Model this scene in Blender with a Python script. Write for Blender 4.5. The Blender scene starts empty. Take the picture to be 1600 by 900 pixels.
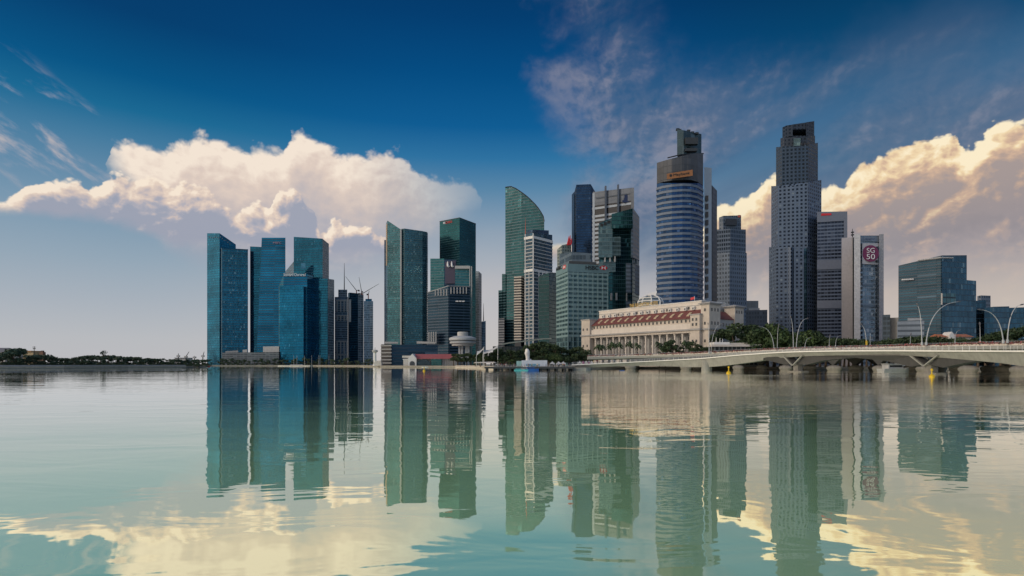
import bpy, bmesh, math, random
from mathutils import Vector, Matrix, noise as mnoise

R = math.radians
scene = bpy.context.scene
COL = scene.collection

# ------------------------------------------------------------------ frame: photo pixels (1600 x 900) to metres
FOC, U0, V0, EYE = 900.0, 800.0, 569.0, 3.0
def X(u, Y): return (u - U0) / FOC * Y
def Z(v, Y): return EYE + (V0 - v) / FOC * Y
def W(u, v, Y): return Vector((X(u, Y), Y, Z(v, Y)))

# ------------------------------------------------------------------ camera
cam_data = bpy.data.cameras.new('camera')
cam = bpy.data.objects.new('camera', cam_data); COL.objects.link(cam)
cam.location = (0, 0, EYE); cam.rotation_euler = (R(90), 0, 0)
cam_data.sensor_width = 36.0; cam_data.lens = 36.0 * FOC / 1600.0
cam_data.shift_y = (V0 - 450.0) / 1600.0
cam_data.clip_start = 0.1; cam_data.clip_end = 30000.0
scene.camera = cam
scene.view_settings.view_transform = 'Standard'
scene.view_settings.look = 'None'
scene.view_settings.exposure = 0.0
scene.view_settings.gamma = 1.0
scene.cycles.max_bounces = 6
scene.cycles.glossy_bounces = 4
scene.cycles.diffuse_bounces = 2
scene.cycles.sample_clamp_indirect = 4.0

# ------------------------------------------------------------------ sun (low, from the left and a little behind the camera)
SUN_EL, SUN_AZ = 24.0, -112.0          # azimuth clockwise from the view direction (+Y)
sun_dir = Vector((math.sin(R(SUN_AZ)) * math.cos(R(SUN_EL)), math.cos(R(SUN_AZ)) * math.cos(R(SUN_EL)), math.sin(R(SUN_EL))))
sl = bpy.data.lights.new('sun', 'SUN'); sl.energy = 1.05; sl.angle = R(10); sl.color = (1.0, 0.88, 0.74)
so = bpy.data.objects.new('sun', sl); COL.objects.link(so)
so.rotation_euler = sun_dir.to_track_quat('Z', 'Y').to_euler()

# ------------------------------------------------------------------ node helper
class Nodes:
    def __init__(s, tree): s.t = tree; s.n = tree.nodes; s.l = tree.links
    def put(s, sock, v):
        if v is None: return
        if isinstance(v, (int, float)): sock.default_value = v
        elif isinstance(v, (tuple, list)):
            sock.default_value = tuple(v) if len(v) == len(sock.default_value) else tuple(v) + (1.0,)
        else: s.l.new(v, sock)
    def m(s, op, a, b=None, c=None, clamp=False):
        nd = s.n.new('ShaderNodeMath'); nd.operation = op; nd.use_clamp = clamp
        for i, v in enumerate((a, b, c)): s.put(nd.inputs[i], v)
        return nd.outputs[0]
    def vm(s, op, a, b=None, scale=None):
        nd = s.n.new('ShaderNodeVectorMath'); nd.operation = op
        s.put(nd.inputs[0], a); s.put(nd.inputs[1], b)
        if scale is not None: s.put(nd.inputs['Scale'], scale)
        return nd.outputs['Value'] if op in ('DOT_PRODUCT', 'LENGTH', 'DISTANCE') else nd.outputs[0]
    def xyz(s, a=0.0, b=0.0, c=0.0):
        nd = s.n.new('ShaderNodeCombineXYZ')
        for i, v in enumerate((a, b, c)): s.put(nd.inputs[i], v)
        return nd.outputs[0]
    def sep(s, v):
        nd = s.n.new('ShaderNodeSeparateXYZ'); s.put(nd.inputs[0], v); return nd.outputs
    def mix(s, f, a, b, blend='MIX'):
        nd = s.n.new('ShaderNodeMix'); nd.data_type = 'RGBA'; nd.blend_type = blend; nd.clamp_factor = True
        s.put(nd.inputs[0], f); s.put(nd.inputs[6], a); s.put(nd.inputs[7], b); return nd.outputs[2]
    def smooth(s, v, lo, hi, a=0.0, b=1.0):
        nd = s.n.new('ShaderNodeMapRange'); nd.interpolation_type = 'SMOOTHSTEP'
        s.put(nd.inputs[0], v); s.put(nd.inputs[1], lo); s.put(nd.inputs[2], hi); s.put(nd.inputs[3], a); s.put(nd.inputs[4], b); return nd.outputs[0]
    def lin(s, v, lo, hi, a=0.0, b=1.0):
        nd = s.n.new('ShaderNodeMapRange')
        s.put(nd.inputs[0], v); s.put(nd.inputs[1], lo); s.put(nd.inputs[2], hi); s.put(nd.inputs[3], a); s.put(nd.inputs[4], b); return nd.outputs[0]
    def noise(s, vec, scale, detail=4.0, rough=0.5, dist=0.0, out=0, lac=2.0):
        nd = s.n.new('ShaderNodeTexNoise'); s.put(nd.inputs['Vector'], vec); s.put(nd.inputs['Scale'], scale)
        nd.inputs['Detail'].default_value = detail; nd.inputs['Roughness'].default_value = rough
        nd.inputs['Lacunarity'].default_value = lac; nd.inputs['Distortion'].default_value = dist
        return nd.outputs[out]
    def voro(s, vec, scale, detail=0.0, rough=0.5, smooth=None):
        nd = s.n.new('ShaderNodeTexVoronoi'); nd.feature = 'SMOOTH_F1' if smooth else 'F1'
        s.put(nd.inputs['Vector'], vec); nd.inputs['Scale'].default_value = scale
        nd.inputs['Detail'].default_value = detail; nd.inputs['Roughness'].default_value = rough
        if smooth: nd.inputs['Smoothness'].default_value = smooth
        return nd.outputs['Distance']
    def white(s, vec, out='Value'):
        nd = s.n.new('ShaderNodeTexWhiteNoise'); s.put(nd.inputs['Vector'], vec); return nd.outputs[out]
    def ramp(s, f, stops):
        nd = s.n.new('ShaderNodeValToRGB'); s.put(nd.inputs[0], f); e = nd.color_ramp.elements
        while len(e) < len(stops): e.new(0.5)
        for i, (p, c) in enumerate(stops): e[i].position = p; e[i].color = tuple(c) + (1.0,) if len(c) == 3 else c
        return nd.outputs[0]
    def fcurve(s, v, pts):
        nd = s.n.new('ShaderNodeFloatCurve'); s.put(nd.inputs['Value'], v)
        cv = nd.mapping.curves[0]; p = cv.points
        while len(p) < len(pts): p.new(0.5, 0.5)
        for i, (a, b) in enumerate(pts): p[i].location = (a, b); p[i].handle_type = 'VECTOR'
        nd.mapping.use_clip = True; nd.mapping.update(); return nd.outputs[0]

def S(r, g, b):                               # sRGB 0-255 to linear
    f = lambda c: (c / 255.0 / 12.92) if c <= 10 else ((c / 255.0 + 0.055) / 1.055) ** 2.4
    return (f(r), f(g), f(b))

# ------------------------------------------------------------------ sky: Nishita air, haze at the horizon, and banks of cloud set by direction
world = bpy.data.worlds.new('World'); scene.world = world
world.use_nodes = True
def build_sky():
    t = world.node_tree; t.nodes.clear(); N = Nodes(t)
    out = t.nodes.new('ShaderNodeOutputWorld'); bg = t.nodes.new('ShaderNodeBackground'); t.links.new(bg.outputs[0], out.inputs[0])
    bg.inputs['Strength'].default_value = 0.1
    tc = t.nodes.new('ShaderNodeTexCoord'); d = tc.outputs['Generated']
    x, y, z = N.sep(d)
    az = N.m('ARCTAN2', x, y); el = N.m('ARCSINE', z)
    A0, A1, EM = -1.0, 1.0, 0.6
    def az_of(u): return math.atan((u - U0) / FOC)
    def el_of(u, v): return math.atan((V0 - v) / math.hypot(FOC, u - U0))
    def prof(pts, pad=None):                 # photo points -> curve of elevation over azimuth
        q = sorted(((az_of(u) - A0) / (A1 - A0), max(0.0, el_of(u, v)) / EM) for u, v in pts)
        if pad == 'zero': q = [(0.0, 0.0), (max(0.001, q[0][0] - 0.012), 0.0)] + q + [(min(0.999, q[-1][0] + 0.012), 0.0), (1.0, 0.0)]
        else: q = [(0.0, q[0][1])] + q + [(1.0, q[-1][1])]
        return q
    def curve(azv, pts, pad=None):
        return N.m('MULTIPLY', N.fcurve(N.lin(azv, A0, A1), prof(pts, pad)), EM)
    P = N.xyz(az, N.m('MULTIPLY', el, 1.25), 0.37)
    elw = el
    # --- clear air
    sky = t.nodes.new('ShaderNodeTexSky'); sky.sky_type = 'NISHITA'; sky.sun_disc = False
    sky.sun_elevation = R(SUN_EL); sky.sun_rotation = R(SUN_AZ); sky.air_density = 1.2; sky.dust_density = 1.5; sky.ozone_density = 3.0
    air = N.ramp(N.lin(el, 0.0, 0.75), [(0.0, S(197, 191, 188)), (0.10, S(190, 188, 190)), (0.175, S(182, 183, 188)), (0.25, S(161, 171, 183)), (0.32, S(130, 154, 176)), (0.39, S(90, 134, 167)), (0.455, S(46, 114, 161)), (0.52, S(12, 92, 147)), (0.62, S(1, 76, 130)), (0.72, S(0, 61, 112)), (0.85, S(0, 47, 90)), (1.0, S(0, 38, 78))])
    # right-hand side of the view: warmer at the horizon, darker aloft
    side = N.smooth(az, 0.02, 0.62)
    warm = N.ramp(N.lin(el, 0.0, 0.75), [(0.0, S(206, 196, 188)), (0.12, S(195, 184, 176)), (0.22, S(174, 169, 170)), (0.33, S(118, 142, 162)), (0.40, S(80, 124, 155)), (0.48, S(34, 104, 147)), (0.58, S(2, 72, 114)), (0.72, S(1, 50, 88)), (1.0, S(1, 32, 60))])
    air = N.mix(side, air, warm)
    lft = N.smooth(az, -0.10, -0.60)
    air = N.mix(N.m('MULTIPLY', lft, 0.9), air, N.ramp(N.lin(el, 0.0, 0.75), [(0.0, S(187, 187, 191)), (0.05, S(183, 186, 191)), (0.12, S(166, 176, 187)), (0.20, S(144, 165, 182)), (0.30, S(116, 149, 174)), (0.416, S(66, 122, 158)), (0.47, S(22, 104, 146)), (0.53, S(2, 84, 132)), (0.63, S(1, 60, 108)), (1.0, S(1, 46, 90))]))
    back = N.smooth(y, 0.25, -0.25)
    air = N.mix(back, air, N.ramp(N.lin(el, 0.0, 1.4), [(0.0, S(176, 188, 200)), (0.15, S(150, 178, 204)), (0.5, S(92, 138, 186)), (1.0, S(40, 90, 150))]))
    nish = N.mix(1.0, N.vm('SCALE', sky.outputs[0], scale=0.1), (1.0, 1.0, 1.0), 'MULTIPLY')
    base = N.mix(0.985, nish, air)
    # low blotchy haze
    hz = N.noise(N.xyz(az, N.m('MULTIPLY', el, 3.0), 2.2), 3.0, 4.0, 0.5)
    base = N.mix(N.m('MULTIPLY', N.m('MULTIPLY', N.smooth(hz, 0.45, 0.72), N.m('MULTIPLY', N.smooth(el, 0.30, 0.05), N.smooth(az, -0.30, 0.0))), 0.35), base, S(206, 190, 184))

    # --- shared cloud noise
    w1 = N.noise(P, 7.0, 3.0, 0.5, out=1)
    P2 = N.vm('ADD', P, N.vm('SCALE', N.vm('SUBTRACT', w1, (0.5, 0.5, 0.5)), scale=0.05))
    OFF = (-0.010, 0.013, 0.0)
    P3 = N.vm('ADD', P2, OFF)
    fb = N.noise(P2, 11.0, 9.0, 0.56); fbs = N.noise(P3, 11.0, 6.0, 0.56)
    pf = N.voro(P2, 26.0, 3.0, 0.55); pfs = N.voro(N.vm('ADD', P2, (-0.006, 0.008, 0.0)), 26.0, 3.0, 0.55)
    fg = N.noise(P2, 4.5, 4.0, 0.5); fgs = N.noise(N.vm('ADD', P2, (-0.03, 0.036, 0.0)), 4.5, 3.0, 0.5)
    big_relief = N.m('MULTIPLY', N.m('SUBTRACT', fg, fgs), 1.9)
    relief = N.m('ADD', N.m('MULTIPLY', N.m('SUBTRACT', fb, fbs), 2.4), N.m('MULTIPLY', N.m('SUBTRACT', pfs, pf), 0.75))
    pf2 = N.voro(P2, 58.0, 2.0, 0.6)
    rough = N.m('ADD', N.m('MULTIPLY', N.m('SUBTRACT', fb, 0.5), 0.070), N.m('ADD', N.m('MULTIPLY', N.m('SUBTRACT', 0.45, pf), 0.040), N.m('MULTIPLY', N.m('SUBTRACT', 0.45, pf2), 0.009)))
    azw = N.m('ADD', az, N.m('MULTIPLY', N.m('SUBTRACT', N.noise(P, 30.0, 3.0, 0.5), 0.5), 0.03))
    soft_rough = N.m('MULTIPLY', N.m('SUBTRACT', fb, 0.5), 0.09)

    def bank(col, top, bot, soft, stops, shade_h, amp=1.0, rel=1.0, botsoft=0.05, opac=1.0, window=None, puff=True, pad='zero', slope=0.0, bigr=0.0):
        tp = curve(azw, top, pad)
        e = N.m('ADD', N.m('SUBTRACT', tp, elw), N.m('MULTIPLY', rough if puff else soft_rough, amp))
        a = N.smooth(e, 0.0, soft)
        if bot is not None:
            b = curve(azw, bot)
            under = N.smooth(N.m('SUBTRACT', elw, b), 0.05, 0.0)
            f = N.m('ADD', N.m('SUBTRACT', elw, b), N.m('MULTIPLY', soft_rough, 0.5))
            a = N.m('MULTIPLY', a, N.smooth(f, -botsoft, botsoft * 0.4))
        if window is not None:
            a = N.m('MULTIPLY', a, window)
        a = N.m('MULTIPLY', a, opac)
        # light: bright on crests, falling off inside, with billow relief
        depth = N.smooth(e, 0.0, shade_h)
        lit = N.m('ADD', N.m('SUBTRACT', 1.0, depth), N.m('ADD', N.m('MULTIPLY', relief, rel), N.m('MULTIPLY', big_relief, bigr)))
        if slope:
            tl, tr_ = curve(N.m('SUBTRACT', azw, 0.012), top, pad), curve(N.m('ADD', azw, 0.012), top, pad)
            lit = N.m('ADD', lit, N.m('MULTIPLY', N.m('MULTIPLY', N.m('SUBTRACT', tr_, tl), slope), N.smooth(e, 0.12, 0.0)))
        if slope and bot is not None: lit = N.m('SUBTRACT', lit, N.m('MULTIPLY', under, 0.38))
        lit = N.m('MINIMUM', N.m('MAXIMUM', lit, 0.0), 1.0)
        c = N.ramp(lit, stops)
        return N.mix(a, col, c)

    # thin high streaks, upper right and upper left
    Pr = N.xyz(N.m('ADD', N.m('MULTIPLY', az, 0.80), N.m('MULTIPLY', el, -0.5)), N.m('ADD', N.m('MULTIPLY', el, 1.7), N.m('MULTIPLY', az, -0.45)), 5.1)
    wr = N.noise(Pr, 3.6, 9.0, 0.54, 0.5)
    azv = N.m('ADD', az, N.m('ADD', N.m('MULTIPLY', N.m('SUBTRACT', fg, 0.5), 0.32), N.m('MULTIPLY', N.m('SUBTRACT', fb, 0.5), 0.22)))
    win = N.m('MULTIPLY', N.smooth(azv, 0.07, 0.24), N.m('MULTIPLY', N.smooth(el, 0.10, 0.20), N.smooth(N.m('ADD', el, N.m('MULTIPLY', N.m('SUBTRACT', az, 0.3), 0.10)), 0.50, 0.37)))
    win2 = N.m('MULTIPLY', N.smooth(azv, 0.05, 0.16), N.m('MULTIPLY', N.smooth(azv, 0.30, 0.18), N.m('MULTIPLY', N.smooth(el, 0.36, 0.47), 0.5)))
    wc = N.ramp(N.m('ADD', wr, N.m('MULTIPLY', relief, 0.25)), [(0.36, S(52, 92, 128)), (0.52, S(92, 110, 137)), (0.68, S(146, 145, 159))])
    col = N.mix(N.m('MULTIPLY', N.m('ADD', win, win2, clamp=True), N.smooth(wr, 0.27, 0.62, 0.18, 0.84)), base, wc)
    vz = N.m('MULTIPLY', N.smooth(azv, 0.06, 0.34), N.m('MULTIPLY', N.smooth(el, 0.14, 0.24), N.smooth(N.m('ADD', el, N.m('MULTIPLY', N.m('SUBTRACT', fg, 0.5), 0.18)), 0.47, 0.34)))
    col = N.mix(N.m('MULTIPLY', vz, N.smooth(N.noise(Pr, 2.0, 6.0, 0.5, 0.4), 0.28, 0.62, 0.25, 0.80)), col, S(98, 113, 139))
    wl = N.noise(N.xyz(az, N.m('ADD', N.m('MULTIPLY', el, 2.4), N.m('MULTIPLY', az, 1.1)), 9.4), 11.0, 8.0, 0.6, 0.2)
    winl = N.m('MULTIPLY', N.smooth(az, -0.50, -0.66), N.m('MULTIPLY', N.smooth(el, 0.20, 0.28), N.smooth(N.m('ADD', el, N.m('MULTIPLY', N.m('ADD', az, 0.70), 0.6)), 0.40, 0.36)))
    col = N.mix(N.m('MULTIPLY', winl, N.smooth(wl, 0.50, 0.68, 0.0, 0.75)), col, N.ramp(wl, [(0.5, S(128, 148, 176)), (0.72, S(206, 192, 186))]))

    # the great spreading cloud bank, centre left
    top = [(166, 232), (172, 206), (200, 203), (235, 212), (262, 210), (295, 197), (330, 198), (370, 214), (415, 216), (448, 222), (453, 198), (470, 188), (486, 194), (502, 203), (530, 221), (575, 231), (604, 218), (622, 220), (640, 236), (652, 254), (690, 264), (720, 268), (742, 274), (752, 300)]
    bot = [(160, 215), (172, 226), (187, 250), (200, 266), (225, 305), (260, 345), (320, 382), (450, 405), (560, 400), (640, 372), (700, 335), (750, 295)]
    stops = [(0.0, S(164, 166, 179)), (0.28, S(184, 179, 184)), (0.52, S(202, 189, 185)), (0.78, S(222, 204, 192)), (1.0, S(243, 228, 212))]
    fade = N.smooth(az, -0.03, -0.30, 0.18, 1.0)
    col = bank(col, top, bot, 0.014, stops, 0.19, amp=0.40, rel=0.34, botsoft=0.050, window=fade, bigr=0.35)
    # the nearer row of cumulus under it
    top = [(-120, 300), (-60, 318), (0, 300), (22, 292), (45, 272), (80, 265), (115, 267), (132, 282), (150, 276), (160, 264), (185, 257), (210, 265), (235, 262), (265, 280), (290, 271), (320, 285), (345, 305), (365, 320), (400, 304), (420, 314), (432, 288), (450, 280), (470, 290), (490, 318), (500, 352), (515, 345), (527, 330), (540, 345), (566, 340), (592, 352), (640, 378)]
    bot = [(-120, 330), (0, 322), (60, 326), (150, 336), (230, 356), (320, 374), (420, 386), (520, 392), (640, 392)]
    stops = [(0.0, S(157, 162, 178)), (0.28, S(175, 173, 183)), (0.50, S(204, 189, 184)), (0.78, S(228, 208, 192)), (1.0, S(246, 230, 211))]
    col = bank(col, top, bot, 0.005, stops, 0.048, amp=0.34, rel=1.25, botsoft=0.014, opac=0.97, slope=20.0, bigr=0.7)
    # the tall cumulus, right
    top = [(930, 500), (985, 468), (1040, 425), (1080, 366), (1112, 316), (1125, 302), (1150, 297), (1180, 285), (1196, 266), (1215, 258), (1250, 270), (1285, 283), (1300, 270), (1320, 266), (1342, 240), (1370, 232), (1398, 212), (1420, 205), (1450, 199), (1494, 195), (1500, 214), (1520, 220), (1536, 190), (1552, 174), (1580, 171), (1625, 166), (1700, 200), (1800, 260)]
    stops = [(0.0, S(168, 154, 150)), (0.28, S(186, 163, 149)), (0.52, S(212, 180, 154)), (0.78, S(242, 216, 174)), (1.0, S(254, 238, 204))]
    vanish = N.smooth(el, 0.06, 0.27)
    col = bank(col, top, None, 0.007, stops, 0.075, amp=0.42, rel=1.05, window=N.m('MULTIPLY', vanish, 0.97), slope=5.0, bigr=1.0)
    # a small one seen between the middle towers
    top = [(840, 395), (862, 372), (884, 366), (905, 384), (930, 400)]
    col = bank(col, top, [(840, 400), (930, 402)], 0.01, stops, 0.03, amp=0.3, rel=0.6, botsoft=0.02, opac=0.5)
    # scattered cloud round the rest of the horizon
    sc = N.noise(N.xyz(az, N.m('MULTIPLY', el, 2.0), 7.7), 2.6, 8.0, 0.58)
    sw = N.m('MULTIPLY', N.smooth(N.m('ABSOLUTE', az), 0.85, 1.1), N.m('MULTIPLY', N.smooth(el, 0.0, 0.12), N.smooth(el, 1.0, 0.4)))
    col = N.mix(N.m('MULTIPLY', sw, N.smooth(sc, 0.48, 0.62, 0.0, 0.85)), col, N.ramp(N.m('ADD', sc, N.m('MULTIPLY', relief, 0.3)), [(0.45, S(170, 172, 184)), (0.7, S(240, 222, 200))]))
    # glow round the hidden sun
    cs = N.vm('DOT_PRODUCT', d, tuple(sun_dir))
    col = N.mix(N.m('MULTIPLY', N.smooth(cs, 0.55, 1.0), 0.7), col, (1.6, 1.25, 0.9))
    t.links.new(N.vm('SCALE', col, scale=10.0), bg.inputs['Color'])
build_sky()
world.cycles.sampling_method = 'MANUAL'; world.cycles.sample_map_resolution = 256

# ------------------------------------------------------------------ mesh helper
class MB:
    def __init__(s): s.v = []; s.f = []; s.uv = []; s.mi = []
    def face(s, pts, uvs=None, mi=0):
        i = len(s.v); s.v += [tuple(p) for p in pts]; s.f.append(tuple(range(i, i + len(pts))))
        s.uv.append(uvs or [(p[0] + p[1], p[2]) for p in pts]); s.mi.append(mi)
    def prism(s, poly, z0, ztop, mi=0, cap=True):
        n = len(poly); zt = ztop if isinstance(ztop, (list, tuple)) else [ztop] * n
        zb = z0 if isinstance(z0, (list, tuple)) else [z0] * n
        u = 0.0
        for i in range(n):
            j = (i + 1) % n; a, b = poly[i], poly[j]; L = math.hypot(b[0] - a[0], b[1] - a[1])
            s.face([(a[0], a[1], zb[i]), (b[0], b[1], zb[j]), (b[0], b[1], zt[j]), (a[0], a[1], zt[i])], [(u, zb[i]), (u + L, zb[j]), (u + L, zt[j]), (u, zt[i])], mi)
            u += L
        if cap:
            s.face([(p[0], p[1], z) for p, z in zip(poly, zt)], [(p[0], p[1]) for p in poly], mi)
            s.face([(p[0], p[1], z) for p, z in reversed(list(zip(poly, zb)))], [(p[0], p[1]) for p in reversed(poly)], mi)
        return s
    def box(s, x0, x1, y0, y1, z0, z1, mi=0):
        return s.prism([(x0, y0), (x1, y0), (x1, y1), (x0, y1)], z0, z1, mi)
    def tube(s, path, rad, n=8, mi=0, caps=True):
        path = [Vector(p) for p in path]; rr = rad if isinstance(rad, (list, tuple)) else [rad] * len(path)
        rings = []
        for i, p in enumerate(path):
            t = (path[min(i + 1, len(path) - 1)] - path[max(i - 1, 0)]).normalized()
            a = t.cross(Vector((0, 0, 1)) if abs(t.z) < 0.95 else Vector((1, 0, 0))).normalized(); b = a.cross(t).normalized()
            rings.append([p + (a * math.cos(k * 2 * math.pi / n) + b * math.sin(k * 2 * math.pi / n)) * rr[i] for k in range(n)])
        for i in range(len(rings) - 1):
            for k in range(n):
                l = (k + 1) % n; s.face([rings[i][k], rings[i][l], rings[i + 1][l], rings[i + 1][k]], None, mi)
        if caps: s.face(list(reversed(rings[0])), None, mi); s.face(rings[-1], None, mi)
        return s
    def lathe(s, prof, n=24, c=(0, 0), mi=0):
        R_ = [[(c[0] + r * math.cos(k * 2 * math.pi / n), c[1] + r * math.sin(k * 2 * math.pi / n), z) for k in range(n)] for r, z in prof]
        for i in range(len(R_) - 1):
            for k in range(n):
                l = (k + 1) % n; u0, u1 = k / n * 6.28 * prof[i][0], (k + 1) / n * 6.28 * prof[i][0]
                s.face([R_[i][k], R_[i][l], R_[i + 1][l], R_[i + 1][k]], [(u0, prof[i][1]), (u1, prof[i][1]), (u1, prof[i + 1][1]), (u0, prof[i + 1][1])], mi)
        s.face(list(reversed(R_[0])), None, mi); s.face(R_[-1], None, mi); return s
    def mesh(s, name, mats, smooth=False):
        me = bpy.data.meshes.new(name); me.from_pydata(s.v, [], s.f)
        ul = me.uv_layers.new(name='UVMap'); k = 0
        for uvs in s.uv:
            for u in uvs: ul.data[k].uv = u; k += 1
        for m in (mats if isinstance(mats, (list, tuple)) else [mats]): me.materials.append(m)
        me.polygons.foreach_set('material_index', s.mi)
        if smooth:
            bm = bmesh.new(); bm.from_mesh(me); bmesh.ops.remove_doubles(bm, verts=bm.verts, dist=1e-4)
            for f in bm.faces: f.smooth = True
            bm.to_mesh(me); bm.free()
        me.update(); return me
    def build(s, name, mats, parent=None, loc=None, smooth=False):
        return link(name, s.mesh(name, mats, smooth), parent, loc)

def link(name, me, parent=None, loc=None):
    o = bpy.data.objects.new(name, me); COL.objects.link(o)
    if parent is not None: o.parent = parent
    if loc is not None: o.location = loc
    return o
def tag(o, label=None, cat=None, group=None, kind=None):
    for k, v in (('label', label), ('category', cat), ('group', group), ('kind', kind)):
        if v: o[k] = v
    return o
def thing(name, label, cat, loc, rz=0.0, group=None):
    o = bpy.data.objects.new(name, None); COL.objects.link(o); o.empty_display_size = 0.5
    o.location = loc; o.rotation_euler = (0, 0, rz); return tag(o, label, cat, group)
def copy_tree(o, parent=None):
    c = o.copy(); COL.objects.link(c)
    if parent is not None: c.parent = parent
    for ch in list(o.children): copy_tree(ch, c)
    return c

# ------------------------------------------------------------------ materials
MATS = {}
def bsdf(name):
    m = bpy.data.materials.new(name); m.use_nodes = True; t = m.node_tree; t.nodes.clear(); N = Nodes(t)
    o = t.nodes.new('ShaderNodeOutputMaterial'); b = t.nodes.new('ShaderNodeBsdfPrincipled'); t.links.new(b.outputs[0], o.inputs[0])
    MATS[name] = m; return m, N, b
def plain(name, col, rough=0.6, metal=0.0, var=0.25, scale=0.5, spec=0.5):
    """a plain surface with weathering: two scales of noise in object space"""
    m, N, b = bsdf(name); tc = N.n.new('ShaderNodeTexCoord').outputs['Object']
    a = N.noise(tc, scale, 5, 0.6); c = N.noise(N.vm('MULTIPLY', tc, (1, 1, 0.15)), scale * 4, 3, 0.6)
    f = N.lin(N.m('ADD', N.m('MULTIPLY', a, 0.6), N.m('MULTIPLY', c, 0.4)), 0.3, 0.7, 1 - var, 1 + var)
    N.put(b.inputs['Base Color'], N.vm('SCALE', tuple(col), scale=f))
    b.inputs['Roughness'].default_value = rough; b.inputs['Metallic'].default_value = metal; b.inputs['Specular IOR Level'].default_value = spec
    return m
def facade(name, glass, frame, fh=4.0, bay=1.5, band=0.25, mull=0.10, met=0.75, rough=0.10, var=0.5, tilt=0.02, blinds=0.06, blind_col=None, frame_rough=0.5, frame_met=0.0, big=0.30, voff=0.0, group_floors=0, wander=0.07):
    """storeys and bays in metres: panes that differ a little in tint and tilt, spandrels and mullions between them"""
    glass = tuple(c * 0.62 for c in glass); frame = tuple(c * k for c, k in zip(frame, (0.62, 0.68, 0.74)))
    m, N, b = bsdf(name)
    uv = N.n.new('ShaderNodeTexCoord').outputs['UV']; u, v, _ = N.sep(uv)
    fu = N.m('DIVIDE', u, bay); fv = N.m('DIVIDE', N.m('ADD', v, voff), fh)
    cu, cv = N.m('FLOOR', fu), N.m('FLOOR', fv)
    gu, gv = N.m('FRACT', fu), N.m('FRACT', fv)
    mask = N.m('MAXIMUM', N.m('LESS_THAN', gu, mull), N.m('LESS_THAN', gv, band))
    if group_floors:                                          # a deeper plant-floor band every so many storeys
        mask = N.m('MAXIMUM', mask, N.m('LESS_THAN', N.m('FRACT', N.m('DIVIDE', fv, group_floors)), 1.0 / group_floors * 0.8))
    cell = N.xyz(cu, cv, 1.7); w = N.white(cell); w2 = N.white(N.xyz(cv, cu, 9.1))
    wf = N.white(N.xyz(0.0, cv, 4.4))
    obj = N.n.new('ShaderNodeTexCoord').outputs['Object']
    bg = N.noise(obj, 0.022, 3, 0.5)
    val = N.m('MULTIPLY', N.lin(N.m('ADD', N.m('MULTIPLY', w, 0.6), N.m('MULTIPLY', wf, 0.4)), 0, 1, 1 - var, 1 + var), N.lin(bg, 0.3, 0.7, 1 - big, 1 + big))
    g = N.vm('SCALE', tuple(glass), scale=val)
    bl = N.m('GREATER_THAN', w2, 1.0 - blinds)
    g = N.mix(N.m('MULTIPLY', bl, N.lin(w, 0, 1, 0.3, 1.0)), g, blind_col or tuple(min(0.7, c * 1.7 + 0.025) for c in glass))
    dirt = N.lin(N.noise(N.vm('MULTIPLY', obj, (1, 1, 0.12)), 0.25, 4, 0.6), 0.3, 0.7, 0.82, 1.12)
    N.put(b.inputs['Base Color'], N.mix(mask, g, N.vm('SCALE', tuple(frame), scale=dirt)))
    N.put(b.inputs['Metallic'], N.lin(N.m('MAXIMUM', mask, N.m('MULTIPLY', bl, 0.7)), 0, 1, met, frame_met))
    N.put(b.inputs['Roughness'], N.lin(mask, 0, 1, rough, frame_rough))
    geo = N.n.new('ShaderNodeNewGeometry')
    wc = N.white(N.xyz(cu, cv, 3.3), 'Color')
    jit = N.vm('SCALE', N.vm('SUBTRACT', wc, (0.5, 0.5, 0.5)), scale=tilt * 2)
    lw = N.vm('SCALE', N.vm('SUBTRACT', N.noise(obj, 0.03, 2, 0.5, out=1), (0.5, 0.5, 0.5)), scale=wander)
    nrm = N.vm('NORMALIZE', N.vm('ADD', N.vm('ADD', geo.outputs['Normal'], jit), lw))
    bump = N.n.new('ShaderNodeBump'); bump.inputs['Strength'].default_value = 0.6; bump.inputs['Distance'].default_value = 0.3
    N.put(bump.inputs['Height'], mask); N.put(bump.inputs['Normal'], nrm)
    N.put(b.inputs['Normal'], bump.outputs[0])
    return m

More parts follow.
